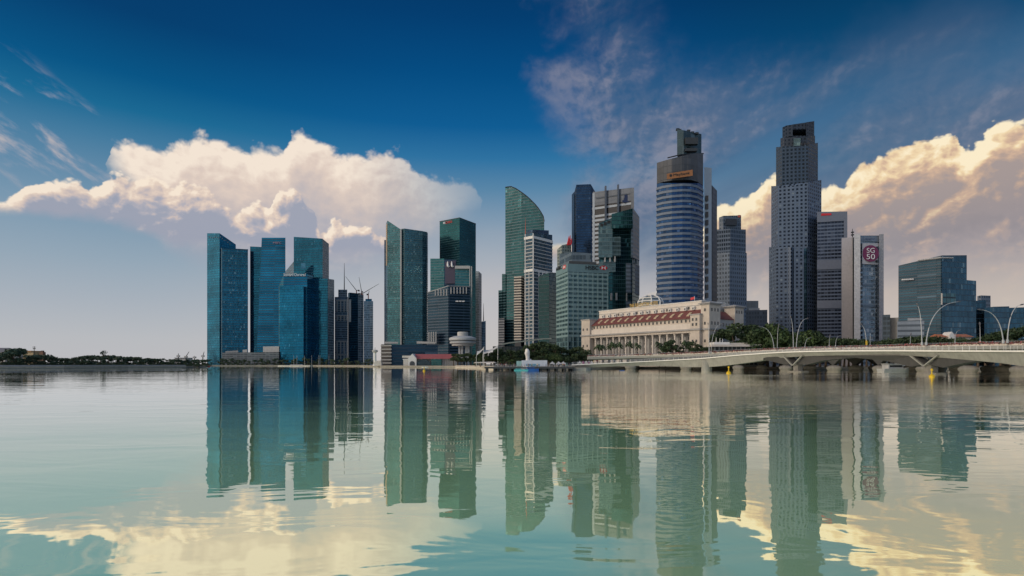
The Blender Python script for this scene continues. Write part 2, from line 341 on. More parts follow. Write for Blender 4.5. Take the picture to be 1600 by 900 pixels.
# ------------------------------------------------------------------ lettering
def lettering(part, body, parent, a, b, z0, z1, mat, depth=0.3, out=0.25, fill=True, height_only=False):
    """text on the vertical face running from world point a to b (seen from outside, left to right), between heights z0 and z1"""
    cu = bpy.data.curves.new(part, 'FONT'); cu.body = body; cu.size = 1.0; cu.extrude = 0.0; cu.align_x = 'LEFT'
    tmp = bpy.data.objects.new('tmp_text', cu); COL.objects.link(tmp); bpy.context.view_layer.update()
    me = bpy.data.meshes.new_from_object(tmp.evaluated_get(bpy.context.evaluated_depsgraph_get()))
    bpy.data.objects.remove(tmp)
    xs = [v.co.x for v in me.vertices]; ys = [v.co.y for v in me.vertices]
    a, b = Vector(a), Vector(b); L = math.hypot(b.x - a.x, b.y - a.y); e = Vector(((b.x - a.x) / L, (b.y - a.y) / L, 0)); n = Vector((e.y, -e.x, 0))
    sx = L / (max(xs) - min(xs)); sy = (z1 - z0) / (max(ys) - min(ys))
    base = Vector(parent.location) if parent else Vector()
    bm = bmesh.new(); bm.from_mesh(me)
    ret = bmesh.ops.extrude_face_region(bm, geom=list(bm.faces))
    top = {v for v in ret['geom'] if isinstance(v, bmesh.types.BMVert)}
    slope = (b.z - a.z) / L
    for v in bm.verts:
        xx, yy = (v.co.x - min(xs)) * sx, (v.co.y - min(ys)) * sy
        p = a + e * xx + n * (out + (depth if v in top else 0.0)); p.z = z0 + yy + slope * xx
        v.co = p - base
    bmesh.ops.recalc_face_normals(bm, faces=bm.faces)
    bm.to_mesh(me); bm.free(); me.materials.clear(); me.materials.append(mat)
    return link(part, me, parent)

# ------------------------------------------------------------------ towers
GROUND = 1.5
def corner(uL, uF, uR, YF, a):
    """plan of a right-angled corner seen at uF: where its two walls meet the sight lines uL and uR (a = turn of the left wall, degrees)"""
    fx = X(uF, YF); c, s_ = math.cos(R(a)), math.sin(R(a)); kl, kr = (uL - U0) / FOC, (uR - U0) / FOC
    s = (fx - kl * YF) / (c + kl * s_); t = (kr * YF - fx) / (s_ - kr * c)
    return (YF + s * s_, YF, YF + t * c)
def plan(front, depth, shrink=0.88):
    pts = [(X(u, Y), Y) for u, Y in front]
    cx = sum(p[0] for p in pts) / len(pts); cy = sum(p[1] for p in pts) / len(pts); k = (math.hypot(cx, cy) + depth) / math.hypot(cx, cy)
    ends = [pts[0], pts[-1]]; mx = (ends[0][0] + ends[1][0]) / 2
    back = [(mx + (p[0] - mx) * shrink, p[1]) for p in reversed(ends)]
    ymax = max(p[1] for p in pts)
    back = [(x * k, max(y * k, ymax + depth * 0.5)) for x, y in back]
    # keep the rear behind the front as seen from the eye
    out = []
    kl, kr = pts[0][0] / pts[0][1], pts[-1][0] / pts[-1][1]; pad = (kr - kl) * 0.05
    for x, y in back: out.append((min(max(x / y, kl + pad), kr - pad) * y, y))
    return pts + out
class Tower:
    def __init__(s, name, label, cat, u, Y, group=None):
        s.root = thing(name, label, cat, (X(u, Y), Y, GROUND), 0, group); s.o = Vector(s.root.location)
    def vol(s, part, front, mat, depth=30.0, vbot=None, z0=None, parent=None, shrink=0.88):
        """front: (u, Y, v of the top) from left to right"""
        poly = plan([(u, Y) for u, Y, v in front], depth, shrink)
        zt = [Z(v, Y) for u, Y, v in front]; zt = zt + [zt[-1], zt[0]]
        if vbot is not None: zb = Z(vbot, sum(f[1] for f in front) / len(front))
        else: zb = GROUND if z0 is None else z0
        mb = MB(); mb.prism([(x - s.o.x, y - s.o.y) for x, y in poly], zb - s.o.z, [z - s.o.z for z in zt])
        ob = mb.build(part, mat, parent or s.root)
        return ob
    def block(s, part, u0, u1, Y, v0, v1, depth, mat, parent=None, lean=0.0):
        """a block whose front faces the eye: v0 = top, v1 = bottom"""
        return s.vol(part, [(u0, Y, v0), (u1, Y + lean, v0)], mat, depth, vbot=v1, parent=parent)
    def bands(s, part, front, zs, h, out, mat, depth=30.0):
        poly = plan([(u, Y) for u, Y in front], depth); cx = sum(p[0] for p in poly) / len(poly); cy = sum(p[1] for p in poly) / len(poly)
        q = []
        n = len(poly)
        for i, p in enumerate(poly):
            a, b = Vector(poly[i - 1]), Vector(poly[(i + 1) % n]); c = Vector(p)
            e1, e2 = (c - a).normalized(), (b - c).normalized(); n1, n2 = Vector((e1.y, -e1.x)), Vector((e2.y, -e2.x))
            m = (n1 + n2).normalized(); c = c + m * (out / max(0.4, m.dot(n1))); q.append((c.x - s.o.x, c.y - s.o.y))
        me = MB().prism(q, 0.0, h).mesh(part, mat)
        return [link(part, me, s.root, (0, 0, z - s.o.z)) for z in zs]
    def text(s, part, body, p0, p1, vb, vt, mat, out=0.6, depth=0.4):
        """p0, p1 = (u, Y) ends on the wall; vb, vt = bottom and top line at p0"""
        Y = p0[1]; a = Vector((X(*p0), Y, 0)); b = Vector((X(*p1), p1[1], 0))
        return lettering(part, body, s.root, a, b, Z(vb, Y), Z(vt, Y), mat, depth, out)
def frange(a, b, d):
    out = []
    while a < b: out.append(a); a += d
    return out
# ------------------------------------------------------------------ the setting: water, ground
def build_water():
    m, N, b = bsdf('bay_water')
    geo = N.n.new('ShaderNodeNewGeometry'); pos = geo.outputs['Position']
    px, py, pz = N.sep(pos)
    def layer(scale, stretch, det, dist, z, rough=0.5):
        return N.noise(N.xyz(N.m('MULTIPLY', px, stretch), py, z), scale, det, rough, dist)
    swell = layer(0.10, 0.35, 2, 0.6, 3.1)
    chop = layer(0.42, 0.45, 3, 0.8, 0.2)
    fine = layer(2.2, 0.6, 3, 0.4, 7.7)
    patch = layer(0.018, 0.45, 4, 0.5, 1.3)                 # where a breath of wind ruffles the surface
    right = N.smooth(N.m('ADD', N.m('DIVIDE', px, N.m('MAXIMUM', py, 1.0)), N.m('MULTIPLY', N.m('SUBTRACT', patch, 0.5), 0.8)), -0.05, 0.35)
    far = N.m('MULTIPLY', N.smooth(py, 24.0, 50.0), N.smooth(py, 330.0, 200.0))
    wind = N.m('MULTIPLY', N.m('MULTIPLY', N.smooth(patch, 0.36, 0.60), right), far)
    amp = N.m('ADD', 0.25, N.m('MULTIPLY', N.smooth(patch, 0.35, 0.7), 0.75))
    h = N.m('ADD', N.m('MULTIPLY', swell, 0.055), N.m('ADD', N.m('MULTIPLY', N.m('MULTIPLY', chop, amp), 0.058), N.m('MULTIPLY', N.m('MULTIPLY', fine, N.m('ADD', N.m('MULTIPLY', amp, 0.12), N.m('MULTIPLY', wind, 2.2))), 0.010)))
    bump = N.n.new('ShaderNodeBump'); bump.inputs['Strength'].default_value = 1.0; bump.inputs['Distance'].default_value = 1.0
    N.put(bump.inputs['Height'], h)
    b.inputs['Base Color'].default_value = (0.115, 0.27, 0.185, 1)
    murk = N.noise(N.xyz(px, py, 4.0), 0.03, 3, 0.5)
    N.put(b.inputs['Base Color'], N.mix(N.smooth(murk, 0.35, 0.65), (0.42, 0.76, 0.40), (0.46, 0.80, 0.44)))
    b.inputs['Roughness'].default_value = 1.0; b.inputs['Specular IOR Level'].default_value = 0.0
    gl = N.n.new('ShaderNodeBsdfGlossy'); N.put(gl.inputs['Normal'], bump.outputs[0])
    N.put(gl.inputs['Roughness'], N.m('ADD', 0.015, N.m('MULTIPLY', wind, 0.10)))
    fr = N.n.new('ShaderNodeFresnel'); fr.inputs['IOR'].default_value = 1.33
    N.put(fr.inputs['Normal'], bump.outputs[0])
    N.put(gl.inputs['Color'], N.mix(N.smooth(fr.outputs[0], 0.18, 0.80), (1.42, 1.29, 1.05), (1.15, 1.14, 1.10)))
    mx = N.n.new('ShaderNodeMixShader'); N.put(mx.inputs[0], N.lin(fr.outputs[0], 0.12, 0.75, 0.48, 1.0))
    N.l.new(b.outputs[0], mx.inputs[1]); N.l.new(gl.outputs[0], mx.inputs[2])
    out = [n for n in N.n if n.type == 'OUTPUT_MATERIAL'][0]; N.l.new(mx.outputs[0], out.inputs[0])
    mb = MB(); mb.face([(-9000, -400, 0), (9000, -400, 0), (9000, 12000, 0), (-9000, 12000, 0)])
    tag(mb.build('water', m), 'calm green water of the bay with soft ripples', 'water', kind='structure')
build_water()

SHORE = [(-700, 300), (-300, 340), (0, 372), (100, 397), (200, 450), (290, 492), (322, 560), (328, 890), (400, 900), (480, 900), (560, 800), (583, 640), (594, 590), (640, 565), (700, 540), (742, 490), (757, 400), (770, 345), (800, 332), (890, 326), (903, 318), (925, 335), (1000, 352), (1100, 338), (1180, 318), (1250, 300), (1350, 280), (1450, 262), (1600, 236), (1900, 200)]
def build_ground():
    m, N, b = bsdf('paving_and_soil'); tc = N.n.new('ShaderNodeTexCoord').outputs['Object']
    n = N.noise(tc, 0.08, 6, 0.6); n2 = N.noise(tc, 0.9, 4, 0.6)
    N.put(b.inputs['Base Color'], N.ramp(N.m('ADD', N.m('MULTIPLY', n, 0.7), N.m('MULTIPLY', n2, 0.3)), [(0.35, (0.10, 0.12, 0.07)), (0.5, (0.22, 0.20, 0.17)), (0.65, (0.30, 0.28, 0.25))]))
    b.inputs['Roughness'].default_value = 0.9
    q, Nq, bq = bsdf('quay_stone'); tq = Nq.n.new('ShaderNodeTexCoord').outputs['Object']
    s = Nq.noise(Nq.vm('MULTIPLY', tq, (1, 1, 4)), 0.6, 5, 0.65); _, _, qz = Nq.sep(tq)
    wet = Nq.smooth(Nq.m('ADD', qz, Nq.m('MULTIPLY', s, 0.5)), 0.9, 0.4)
    Nq.put(bq.inputs['Base Color'], Nq.mix(wet, Nq.ramp(s, [(0.3, (0.20, 0.18, 0.15)), (0.7, (0.38, 0.35, 0.30))]), (0.17, 0.175, 0.16))); bq.inputs['Roughness'].default_value = 0.85
    sh = [(-1600, 300)] + SHORE + [(2800, 150)]; mb = MB(); far = 2500.0
    for (ua, ya), (ub, yb) in zip(sh, sh[1:]):
        A, B = (X(ua, ya), ya), (X(ub, yb), yb)
        mb.face([(*A, -1.5), (*B, -1.5), (*B, GROUND), (*A, GROUND)], None, 1)
        n = 6
        for k in range(n):                                     # strips running back from the quay, so no face is over-long
            f0, f1 = (k / n) ** 1.6, ((k + 1) / n) ** 1.6
            quad = [(ua, ya + (far - ya) * f0), (ub, yb + (far - yb) * f0), (ub, yb + (far - yb) * f1), (ua, ya + (far - ya) * f1)]
            mb.face([(X(u, Y), Y, GROUND) for u, Y in quad], None, 0)
    for (ua, ya), (ub, yb) in zip(sh, sh[1:]):
        for y0, y1 in ((2500.0, 5000.0), (5000.0, 11500.0)): mb.face([(X(u, Y), Y, GROUND) for u, Y in ((ua, y0), (ub, y0), (ub, y1), (ua, y1))], None, 0)
    tag(mb.build('ground', [m, q]), 'low land along the bay behind a stone quay edge', 'ground', kind='structure')
build_ground()
# ------------------------------------------------------------------ shared materials
white_paint = plain('white_paint', (0.72, 0.72, 0.70), 0.5, var=0.12)
off_white = plain('off_white_render', (0.58, 0.55, 0.50), 0.7, var=0.15)
grey_conc = plain('grey_concrete', (0.30, 0.31, 0.32), 0.8, var=0.2)
pale_conc = plain('pale_concrete', (0.46, 0.46, 0.45), 0.75, var=0.15)
dark_metal = plain('dark_metal', (0.05, 0.055, 0.06), 0.45, 0.4)
steel = plain('painted_steel', (0.55, 0.57, 0.58), 0.4, 0.3, var=0.1)
dark_glass = plain('dark_glass', (0.015, 0.02, 0.03), 0.12, 0.0, spec=0.6)
navy_glass = facade('navy_slab_glass', (0.05, 0.11, 0.20), (0.03, 0.06, 0.11), 4.0, 1.6, 0.18, 0.10, 0.8, 0.10, 0.35, 0.010, 0.01, big=0.3)
sign_white = plain('sign_white', (0.80, 0.80, 0.80), 0.5, var=0.05)
sign_red = plain('sign_red', (0.55, 0.02, 0.03), 0.5, var=0.05)
sign_blue = plain('sign_navy', (0.02, 0.035, 0.10), 0.5, var=0.05)
red_steel = plain('red_white_steel', (0.45, 0.10, 0.07), 0.6, var=0.2)

blue_glass = facade('marina_blue_glass', (0.016, 0.25, 0.44), (0.03, 0.15, 0.25), 4.2, 1.5, 0.12, 0.06, 0.85, 0.09, 0.28, 0.010, 0.015, big=0.35, frame_met=0.5, wander=0.10)
blue_grid = facade('marina_blue_grid', (0.014, 0.18, 0.31), (0.03, 0.15, 0.24), 4.2, 1.5, 0.30, 0.12, 0.8, 0.12, 0.6, 0.03, 0.05, (0.12, 0.30, 0.40), big=0.25)
blue_dark = facade('marina_deep_glass', (0.010, 0.155, 0.285), (0.02, 0.09, 0.16), 4.2, 1.5, 0.12, 0.08, 0.8, 0.10, 0.3, 0.012, 0.01, big=0.3, frame_met=0.4)
blue_side = facade('marina_pale_side', (0.18, 0.30, 0.38), (0.34, 0.38, 0.42), 4.2, 3.0, 0.35, 0.25, 0.6, 0.2, 0.3, 0.02, 0.05)
blue_lines = facade('marina_lined_glass', (0.015, 0.225, 0.395), (0.025, 0.11, 0.20), 4.2, 30.0, 0.28, 0.01, 0.85, 0.10, 0.3, 0.010, 0.0, big=0.35)

def parapet(t, front, mat, h=1.6, depth=30.0, part='parapet', out=0.35):
    """a thin coping that follows a level roofline"""
    z = [Z(v, Y) for u, Y, v in front]
    poly = plan([(u, Y) for u, Y, v in front], depth); n = len(front)
    zt = z + [z[-1], z[0]]
    cx = sum(p[0] for p in poly) / len(poly); cy = sum(p[1] for p in poly) / len(poly)
    q = [((x - cx) * 1.0 + cx - t.o.x, (y - cy) * 1.0 + cy - t.o.y) for x, y in poly]
    q2 = []
    for x, y in q:
        dx, dy = x - (cx - t.o.x), y - (cy - t.o.y); L = math.hypot(dx, dy); q2.append((x + dx / L * out, y + dy / L * out))
    return MB().prism(q2, [a - t.o.z + 0.02 for a in zt], [a - t.o.z + h for a in zt]).build(part, mat, t.root)

# ------------------------------------------------------------------ the blue glass towers of the financial centre, left
t = Tower('glass_tower', 'deep blue glass tower with a raked screen roof, leftmost of the skyline', 'tower', 345, 1000)
YL, YF, YR = corner(323.6, 343, 368.5, 1000, 28)
t.vol('wing', [(323.6, YL, 364.4), (343, YF, 364.4), (368.5, YR, 382)], blue_glass, 34)
t.vol('gridded_wing', [(345.5, 992, 388), (347, 984, 388.6), (387.5, 996, 390.6)], blue_grid, 40)
parapet(t, [(345.5, 992, 388), (347, 984, 388.6), (387.5, 996, 390.6)], blue_dark, 1.2, 40)
YL, YF, YR = corner(323.6, 343, 368.5, 1000, 28)
for k in range(12):
    u = 327 + k * 2.9; Y = (YL + (YF - YL) * (u - 323.6) / 19.4 if u < 343 else YF + (YR - YF) * (u - 343) / 25.5) - 0.6; v = 369 + (k % 3) * 0.8 + max(0, k - 6) * 1.9
    m = MB(); x = X(u, Y) - t.o.x; m.box(x - 0.6, x + 0.6, Y - t.o.y - 0.3, Y - t.o.y + 0.5, Z(v + 2.2, Y) - t.o.z, Z(v, Y) - t.o.z)
    m.build('roof_light', blue_side, t.root)

t = Tower('glass_tower', 'blue glass tower with a lower left wing, second from the left', 'tower', 420, 985)
t.vol('wing', [(390.8, 1005, 385), (411, 1002, 386)], blue_dark, 34)
mb_front = [(409, 985, 371.4), (446, 985, 371.6)]
# main slab leans out towards its foot on the left
poly_t = plan([(409, 985), (446, 985)], 36); poly_b = plan([(400, 984), (446, 984)], 36)
mb = MB(); zt = Z(371.4, 985) - t.o.z; n = len(poly_t)
def leaning(mb, pb, pt, zb, zt, o):
    n = len(pb); u = 0.0
    for i in range(n):
        j = (i + 1) % n; L = math.hypot(pb[j][0] - pb[i][0], pb[j][1] - pb[i][1])
        mb.face([(pb[i][0] - o.x, pb[i][1] - o.y, zb), (pb[j][0] - o.x, pb[j][1] - o.y, zb), (pt[j][0] - o.x, pt[j][1] - o.y, zt), (pt[i][0] - o.x, pt[i][1] - o.y, zt)], [(u, zb), (u + L, zb), (u + L, zt), (u, zt)]); u += L
    mb.face([(x - o.x, y - o.y, zt) for x, y in pt])
leaning(mb, poly_b, poly_t, 0.0, zt, t.o); mb.build('main_slab', blue_lines, t.root)
t.text('sign_lettering', 'MBFC', (427, 984.5), (440, 984.5), 381, 378, plain('dim_sign', (0.35, 0.25, 0.35), 0.5))

t = Tower('glass_tower', 'tall blue glass tower with a pale grid right side, behind the lettered block', 'tower', 485, 960)
YL, YF, YR = corner(459, 504, 513.9, 960, 20)
t.vol('main_slab', [(459, 978, 370), (504, 964, 372.8)], blue_dark, 40)
t.vol('side_wing', [(503.6, 966, 372.8), (513.9, 990, 381)], blue_side, 34)
t.vol('low_wing', [(487, 950, 435), (512, 944, 435.5), (522, 966, 437)], blue_dark, 30)
t.vol('low_wing_side', [(512.3, 943.4, 436), (522.2, 965, 437.6)], blue_side, 6)
m = MB(); m.prism([(X(470, 958) - t.o.x, -1), (X(477, 958) - t.o.x, -1), (X(477, 958) - t.o.x, -0.2), (X(470, 958) - t.o.x, -0.2)], Z(420, 958) - t.o.z, Z(411, 958) - t.o.z)
m.build('sign_panel', plain('blue_sign', (0.05, 0.25, 0.38), 0.4), t.root)

t = Tower('glass_block', 'lower bright blue glass block with white roof lettering', 'tower', 458, 935)
t.vol('main_slab', [(435.5, 938, 448), (443, 932, 429.5), (480, 932, 428.5), (489, 950, 430)], blue_lines, 26)
t.vol('front_bay', [(437, 928, 447), (474, 926, 446.4)], blue_glass, 10)
t.vol('roof_screen', [(446, 948, 424), (459, 946, 408.5)], blue_side, 8, vbot=432)
t.text('sign_lettering', 'Standard Chartered', (443.8, 931.5), (478, 931.5), 431.5, 427, sign_white, out=1.2)
m = MB(); m.box(X(474, 925.5) - t.o.x, X(475, 925.5) - t.o.x, -10.5, -10.0, 0.5, Z(447, 925) - t.o.z); m.build('edge_fin', blue_dark, t.root)

# towers still under construction with cranes
cg = facade('grey_blue_cladding', (0.16, 0.28, 0.38), (0.32, 0.42, 0.52), 4.0, 2.4, 0.35, 0.22, 0.5, 0.2, 0.6, 0.02, 0.06)
cg2 = facade('balcony_side', (0.14, 0.22, 0.28), (0.44, 0.49, 0.53), 4.0, 4.0, 0.45, 0.15, 0.4, 0.3, 0.5, 0.02, 0.1)
t = Tower('unfinished_tower', 'grey blue tower with white window frames and a roof mast', 'tower', 534, 1020)
t.vol('main_slab', [(523, 1020, 464), (543.5, 1020, 463.6)], cg, 30)
t.vol('crown', [(528.5, 1022, 452.5), (542.5, 1022, 452.5)], cg2, 20, vbot=464.2)
for (v0, v1) in ((470, 487), (494, 501), (534, 553), (555, 561)):
    m = MB()
    for u in (526, 531.5, 537, 541):
        m.box(X(u, 1019) - t.o.x, X(u + 1.6, 1019) - t.o.x, -1.6, -0.6, Z(v1, 1019) - t.o.z, Z(v0, 1019) - t.o.z)
    m.box(X(525, 1019) - t.o.x, X(543, 1019) - t.o.x, -1.8, -0.7, Z(v0, 1019) - t.o.z, Z(v0 - 1.6, 1019) - t.o.z)
    m.build('white_frame', pale_conc, t.root)
m = MB(); zb, zt = Z(452.5, 1030) - t.o.z, Z(411, 1030) - t.o.z; cx = X(538, 1030) - t.o.x
m.tube([(cx, 10, zb), (cx, 10, zb + (zt - zb) * 0.35), (cx, 10, zt)], [0.9, 0.7, 0.25], 6); m.build('mast', dark_metal, t.root)
t = Tower('unfinished_tower', 'dark blue tower with pale balconies on its right edge, cranes on its roof', 'tower', 556, 1010)
t.vol('main_slab', [(543.8, 1014, 458), (546, 1010, 457), (561, 1004, 458.5)], blue_dark, 30)
t.vol('side_wing', [(559.5, 1003, 459), (568, 1010, 460)], cg2, 30)
t.vol('pale_strip', [(545, 1008.5, 468), (548.5, 1008.3, 468)], pale_conc, 2, vbot=503)
t = Tower('unfinished_tower', 'shorter grey banded tower right of the balcony tower, narrow and stepped', 'tower', 576, 995)
t.vol('main_slab', [(568.4, 996, 470), (583, 996, 470.5)], cg, 26)
t.vol('crown', [(571, 998, 467), (581, 998, 467)], blue_dark, 18, vbot=471)
t.vol('side_wing', [(578, 993, 478), (583, 993.5, 478)], cg2, 8)
def crane(u, Y, vb, vt, tip_u, tip_v, label):
    c = thing('tower_crane', label, 'crane', W(u, vb, Y), 0, 'cranes on the unfinished towers'); o = Vector(c.location)
    h = Z(vt, Y) - o.z
    MB().tube([(0, 0, 0), (0, 0, h)], 0.8, 4).build('mast', red_steel, c)
    tip = W(tip_u, tip_v, Y) - o; MB().tube([(0, 0, h), tip], [0.6, 0.25], 4).build('jib', dark_metal, c)
    d = Vector((tip.x, tip.y, tip.z - h)).normalized()
    bk = Vector((-d.x * 7, 0, h + 1.0)); MB().tube([(0, 0, h), bk], 0.6, 4).box(bk.x - 1.2, bk.x + 1.2, -1, 1, bk.z - 2.4, bk.z).build('counterweight', dark_metal, c)
crane(557, 1016, 460, 454, 540, 432, 'tower crane with its long jib pointing up left towards the mast')
crane(565, 1014, 461, 456, 561, 433, 'tower crane on the balcony tower with its jib raised steeply')
crane(566, 1000, 461, 459, 592, 443.5, 'tower crane with its jib reaching out to the right over open sky')
crane(575.5, 1006, 467.5, 460, 577, 454, 'small stubby crane on top of the shorter stepped tower')

# low podium in front of the blue towers
t = Tower('podium_building', 'long low grey podium at the foot of the blue glass towers', 'building', 390, 930)
pod = facade('podium_wall', (0.10, 0.14, 0.17), (0.27, 0.29, 0.30), 3.0, 6.0, 0.5, 0.1, 0.3, 0.3, 0.4)
t.vol('main_block', [(347, 930, 551), (436, 925, 550)], pod, 30)
t.vol('upper_block', [(411, 938, 541.5), (436, 936, 541)], pale_conc, 14, vbot=552)
t.vol('roof_box', [(352, 935, 549), (372, 935, 547.5)], grey_conc, 12, vbot=551.5)
t.vol('roof_box', [(379, 934, 546.5), (386, 934, 546)], pale_conc, 8, vbot=551.5)

# ------------------------------------------------------------------ the pointed glass tower and its neighbours
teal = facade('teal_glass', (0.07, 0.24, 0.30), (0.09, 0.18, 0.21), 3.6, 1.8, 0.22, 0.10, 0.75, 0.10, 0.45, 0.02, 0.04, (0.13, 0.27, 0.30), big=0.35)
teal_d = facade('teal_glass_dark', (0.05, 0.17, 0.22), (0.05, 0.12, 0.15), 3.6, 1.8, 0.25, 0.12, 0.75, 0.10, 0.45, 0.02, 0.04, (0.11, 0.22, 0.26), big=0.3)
green_g = facade('deep_green_glass', (0.03, 0.17, 0.20), (0.02, 0.10, 0.12), 4.0, 1.6, 0.16, 0.08, 0.8, 0.08, 0.22, 0.008, 0.01, big=0.3, frame_met=0.4)
green_l = facade('green_glass_lined', (0.06, 0.24, 0.26), (0.13, 0.26, 0.27), 4.0, 1.6, 0.35, 0.06, 0.7, 0.12, 0.3, 0.01, 0.04, big=0.2)
slate = facade('slate_office_wall', (0.022, 0.075, 0.13), (0.036, 0.085, 0.14), 4.0, 20.0, 0.45, 0.02, 0.7, 0.15, 0.3, 0.02, 0.02, big=0.2)
gold = plain('painted_sun_glow', (0.55, 0.34, 0.13), 0.3, 0.6, var=0.2)  # golden sun reflection on the glass edge, put into the colour
t = Tower('pointed_tower', 'teal glass tower whose roof rises to a sharp point at its left edge', 'tower', 630, 950)
t.vol('rear_slab', [(600.4, 972, 375), (607, 968, 375)], navy_glass, 20)
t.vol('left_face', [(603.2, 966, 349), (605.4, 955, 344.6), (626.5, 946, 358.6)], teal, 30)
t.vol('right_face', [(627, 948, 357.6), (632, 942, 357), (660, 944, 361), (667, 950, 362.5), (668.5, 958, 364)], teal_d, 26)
m = MB(); m.box(X(625.4, 945) - t.o.x, X(627.6, 945) - t.o.x, -6.4, -2, 2, Z(359, 945) - t.o.z); m.build('corner_fin', pale_conc, t.root)
t.vol('sun_glow_edge', [(603.0, 965.3, 352), (605.0, 955.5, 350)], gold, 3, vbot=415)
t = Tower('podium_building', 'dark glass podium with grey ledges below the pointed tower', 'building', 640, 700)
t.vol('main_block', [(611, 690, 538.5), (684, 700, 538.5)], slate, 30)
t.vol('ledged_end', [(595.5, 694, 538), (611, 688, 538)], dark_glass, 30)
t.bands('ledge', [(595.3, 693, ), (611.2, 687, )], [Z(v, 690) for v in (568, 563, 557.5, 552, 546.5, 541)], 1.3, 0.4, grey_conc, 30)
t.vol('roof_canopy', [(651, 705, 533), (680, 707, 534.5)], off_white, 14, vbot=537)
t.vol('roof_canopy', [(601, 705, 534), (622, 705, 534)], pale_conc, 12, vbot=537)

t = Tower('green_tower', 'dark green glass tower with a red and white roof sign', 'tower', 716, 960)
YL, YF, YR = corner(687, 718, 743.5, 955, 38)
fr = [(687, YL, 346.4), (718, YF, 340.4), (743.5, YR, 350)]
t.vol('main_slab', fr, green_g, 30)
parapet(t, fr, dark_metal, 0.8, 30)
t.text('sign_lettering', 'DBS', (697, YL + (YF - YL) * 10 / 31), (707, YL + (YF - YL) * 20 / 31), 350, 346.5, sign_red)
m = MB(); p = W(694, 348.5, YL + (YF - YL) * 7 / 31) - t.o; m.box(p.x - 1.6, p.x + 1.6, p.y - 1.5, p.y - 0.6, p.z - 1.6, p.z + 1.6); m.build('sign_emblem', sign_white, t.root)
t = Tower('office_tower', 'mid green glass tower with a dark panel bearing a white curved emblem', 'tower', 705, 860)
t.vol('left_wing', [(672.4, 868, 404), (694, 864, 404)], green_l, 26)
t.vol('sign_tower', [(694.3, 860, 405.5), (713, 858, 406)], navy_glass, 24)
t.vol('right_wing', [(711, 850, 416.5), (735, 852, 414)], green_l, 30)
plum = plain('plum_panel', (0.06, 0.05, 0.09), 0.5, var=0.1)
t.vol('emblem_panel', [(695.5, 856.8, 409), (712, 855.3, 407)], plum, 1.5, vbot=443)
m = MB()
for s_ in (0, 1):
    pts = []
    for k in range(9):
        a = k / 8 * 2.2
        pts.append(W(699.5 + s_ * 6.4 + 0.9 * (1 - math.cos(a * 0.9)) + (1.6 if k > 6 else 0), 408.5 + 7.8 * math.sin(min(a, 1.57)) , 854) - t.o)
    MB().tube(pts, [0.5, 1.1, 1.5, 1.7, 1.7, 1.6, 1.4, 1.1, 0.7], 6).build('emblem_stroke', sign_white, t.root)
m = MB(); m.box(X(711, 848) - t.o.x, X(733.5, 848) - t.o.x, -13.5, -11, Z(420, 848) - t.o.z, Z(415.5, 848) - t.o.z); m.build('roof_frame', pale_conc, t.root)
for u in (733.4, 736.2):
    m = MB(); m.box(X(u, 846) - t.o.x, X(u + 1.3, 846) - t.o.x, -14.5, -11, 0, Z(416, 846) - t.o.z); m.build('white_fin', pale_conc, t.root)
t = Tower('office_tower', 'dark slate office block with a row of upright white fins along its top', 'tower', 705, 800)
fr = [(668.5, 814, 457.5), (700.5, 792, 447.5), (734.5, 802, 448.5)]
t.vol('main_block', fr, slate, 34)
parapet(t, fr, grey_conc, 1.2, 34)
for k in range(11):
    f = (k + 0.5) / 11
    if f < 0.45: u = 678 + f / 0.45 * 22; Y = 814 + (u - 668.5) / 32 * -22 - 1
    else: u = 702 + (f - 0.45) / 0.55 * 29; Y = 792 + (u - 700.5) / 34 * 10 - 1
    m = MB(); p = Vector((X(u, Y), Y, 0)) - t.o; m.box(p.x - 0.7, p.x + 0.7, p.y - 0.4, p.y + 0.4, Z(462 - (3 if f > .45 else 0), Y) - t.o.z, Z(452 - (3 if f > .45 else 0), Y) - t.o.z); m.build('top_fin', pale_conc, t.root)
for k in range(3):
    m = MB(); m.box(X(712 + k * 5, 795) - t.o.x, X(716 + k * 5, 795) - t.o.x, -6.2, -5.0, Z(471.6, 795) - t.o.z, Z(470, 795) - t.o.z); m.build('sign_strip', sign_white, t.root)
for k in range(4):
    u = 670.4 + k * 3.9; m = MB(); m.box(X(u, 805) - t.o.x, X(u + 1.6, 805) - t.o.x, -1.5 - k * 2, 2 - k * 2, Z(537, 805) - t.o.z, Z(519, 805) - t.o.z); m.build('white_fin', pale_conc, t.root)
t = Tower('office_tower', 'narrow grey tower standing behind the white fins of the dark slate block', 'tower', 748, 900)
t.vol('main_slab', [(743.2, 905, 423.5), (748, 900, 424), (752.5, 912, 428)], cg2, 22)
t = Tower('office_tower', 'small low blue grey tower in the gap left of the curved green tower', 'tower', 754, 930)
t.vol('main_slab', [(748.5, 930, 503), (759, 930, 501.5)], cg, 20)
m = MB(); zb = Z(501.5, 935) - t.o.z; cx = X(755.5, 935) - t.o.x; m.tube([(cx, 5, zb), (cx, 5, Z(474, 935) - t.o.z)], [0.8, 0.2], 5); m.build('mast', dark_metal, t.root)
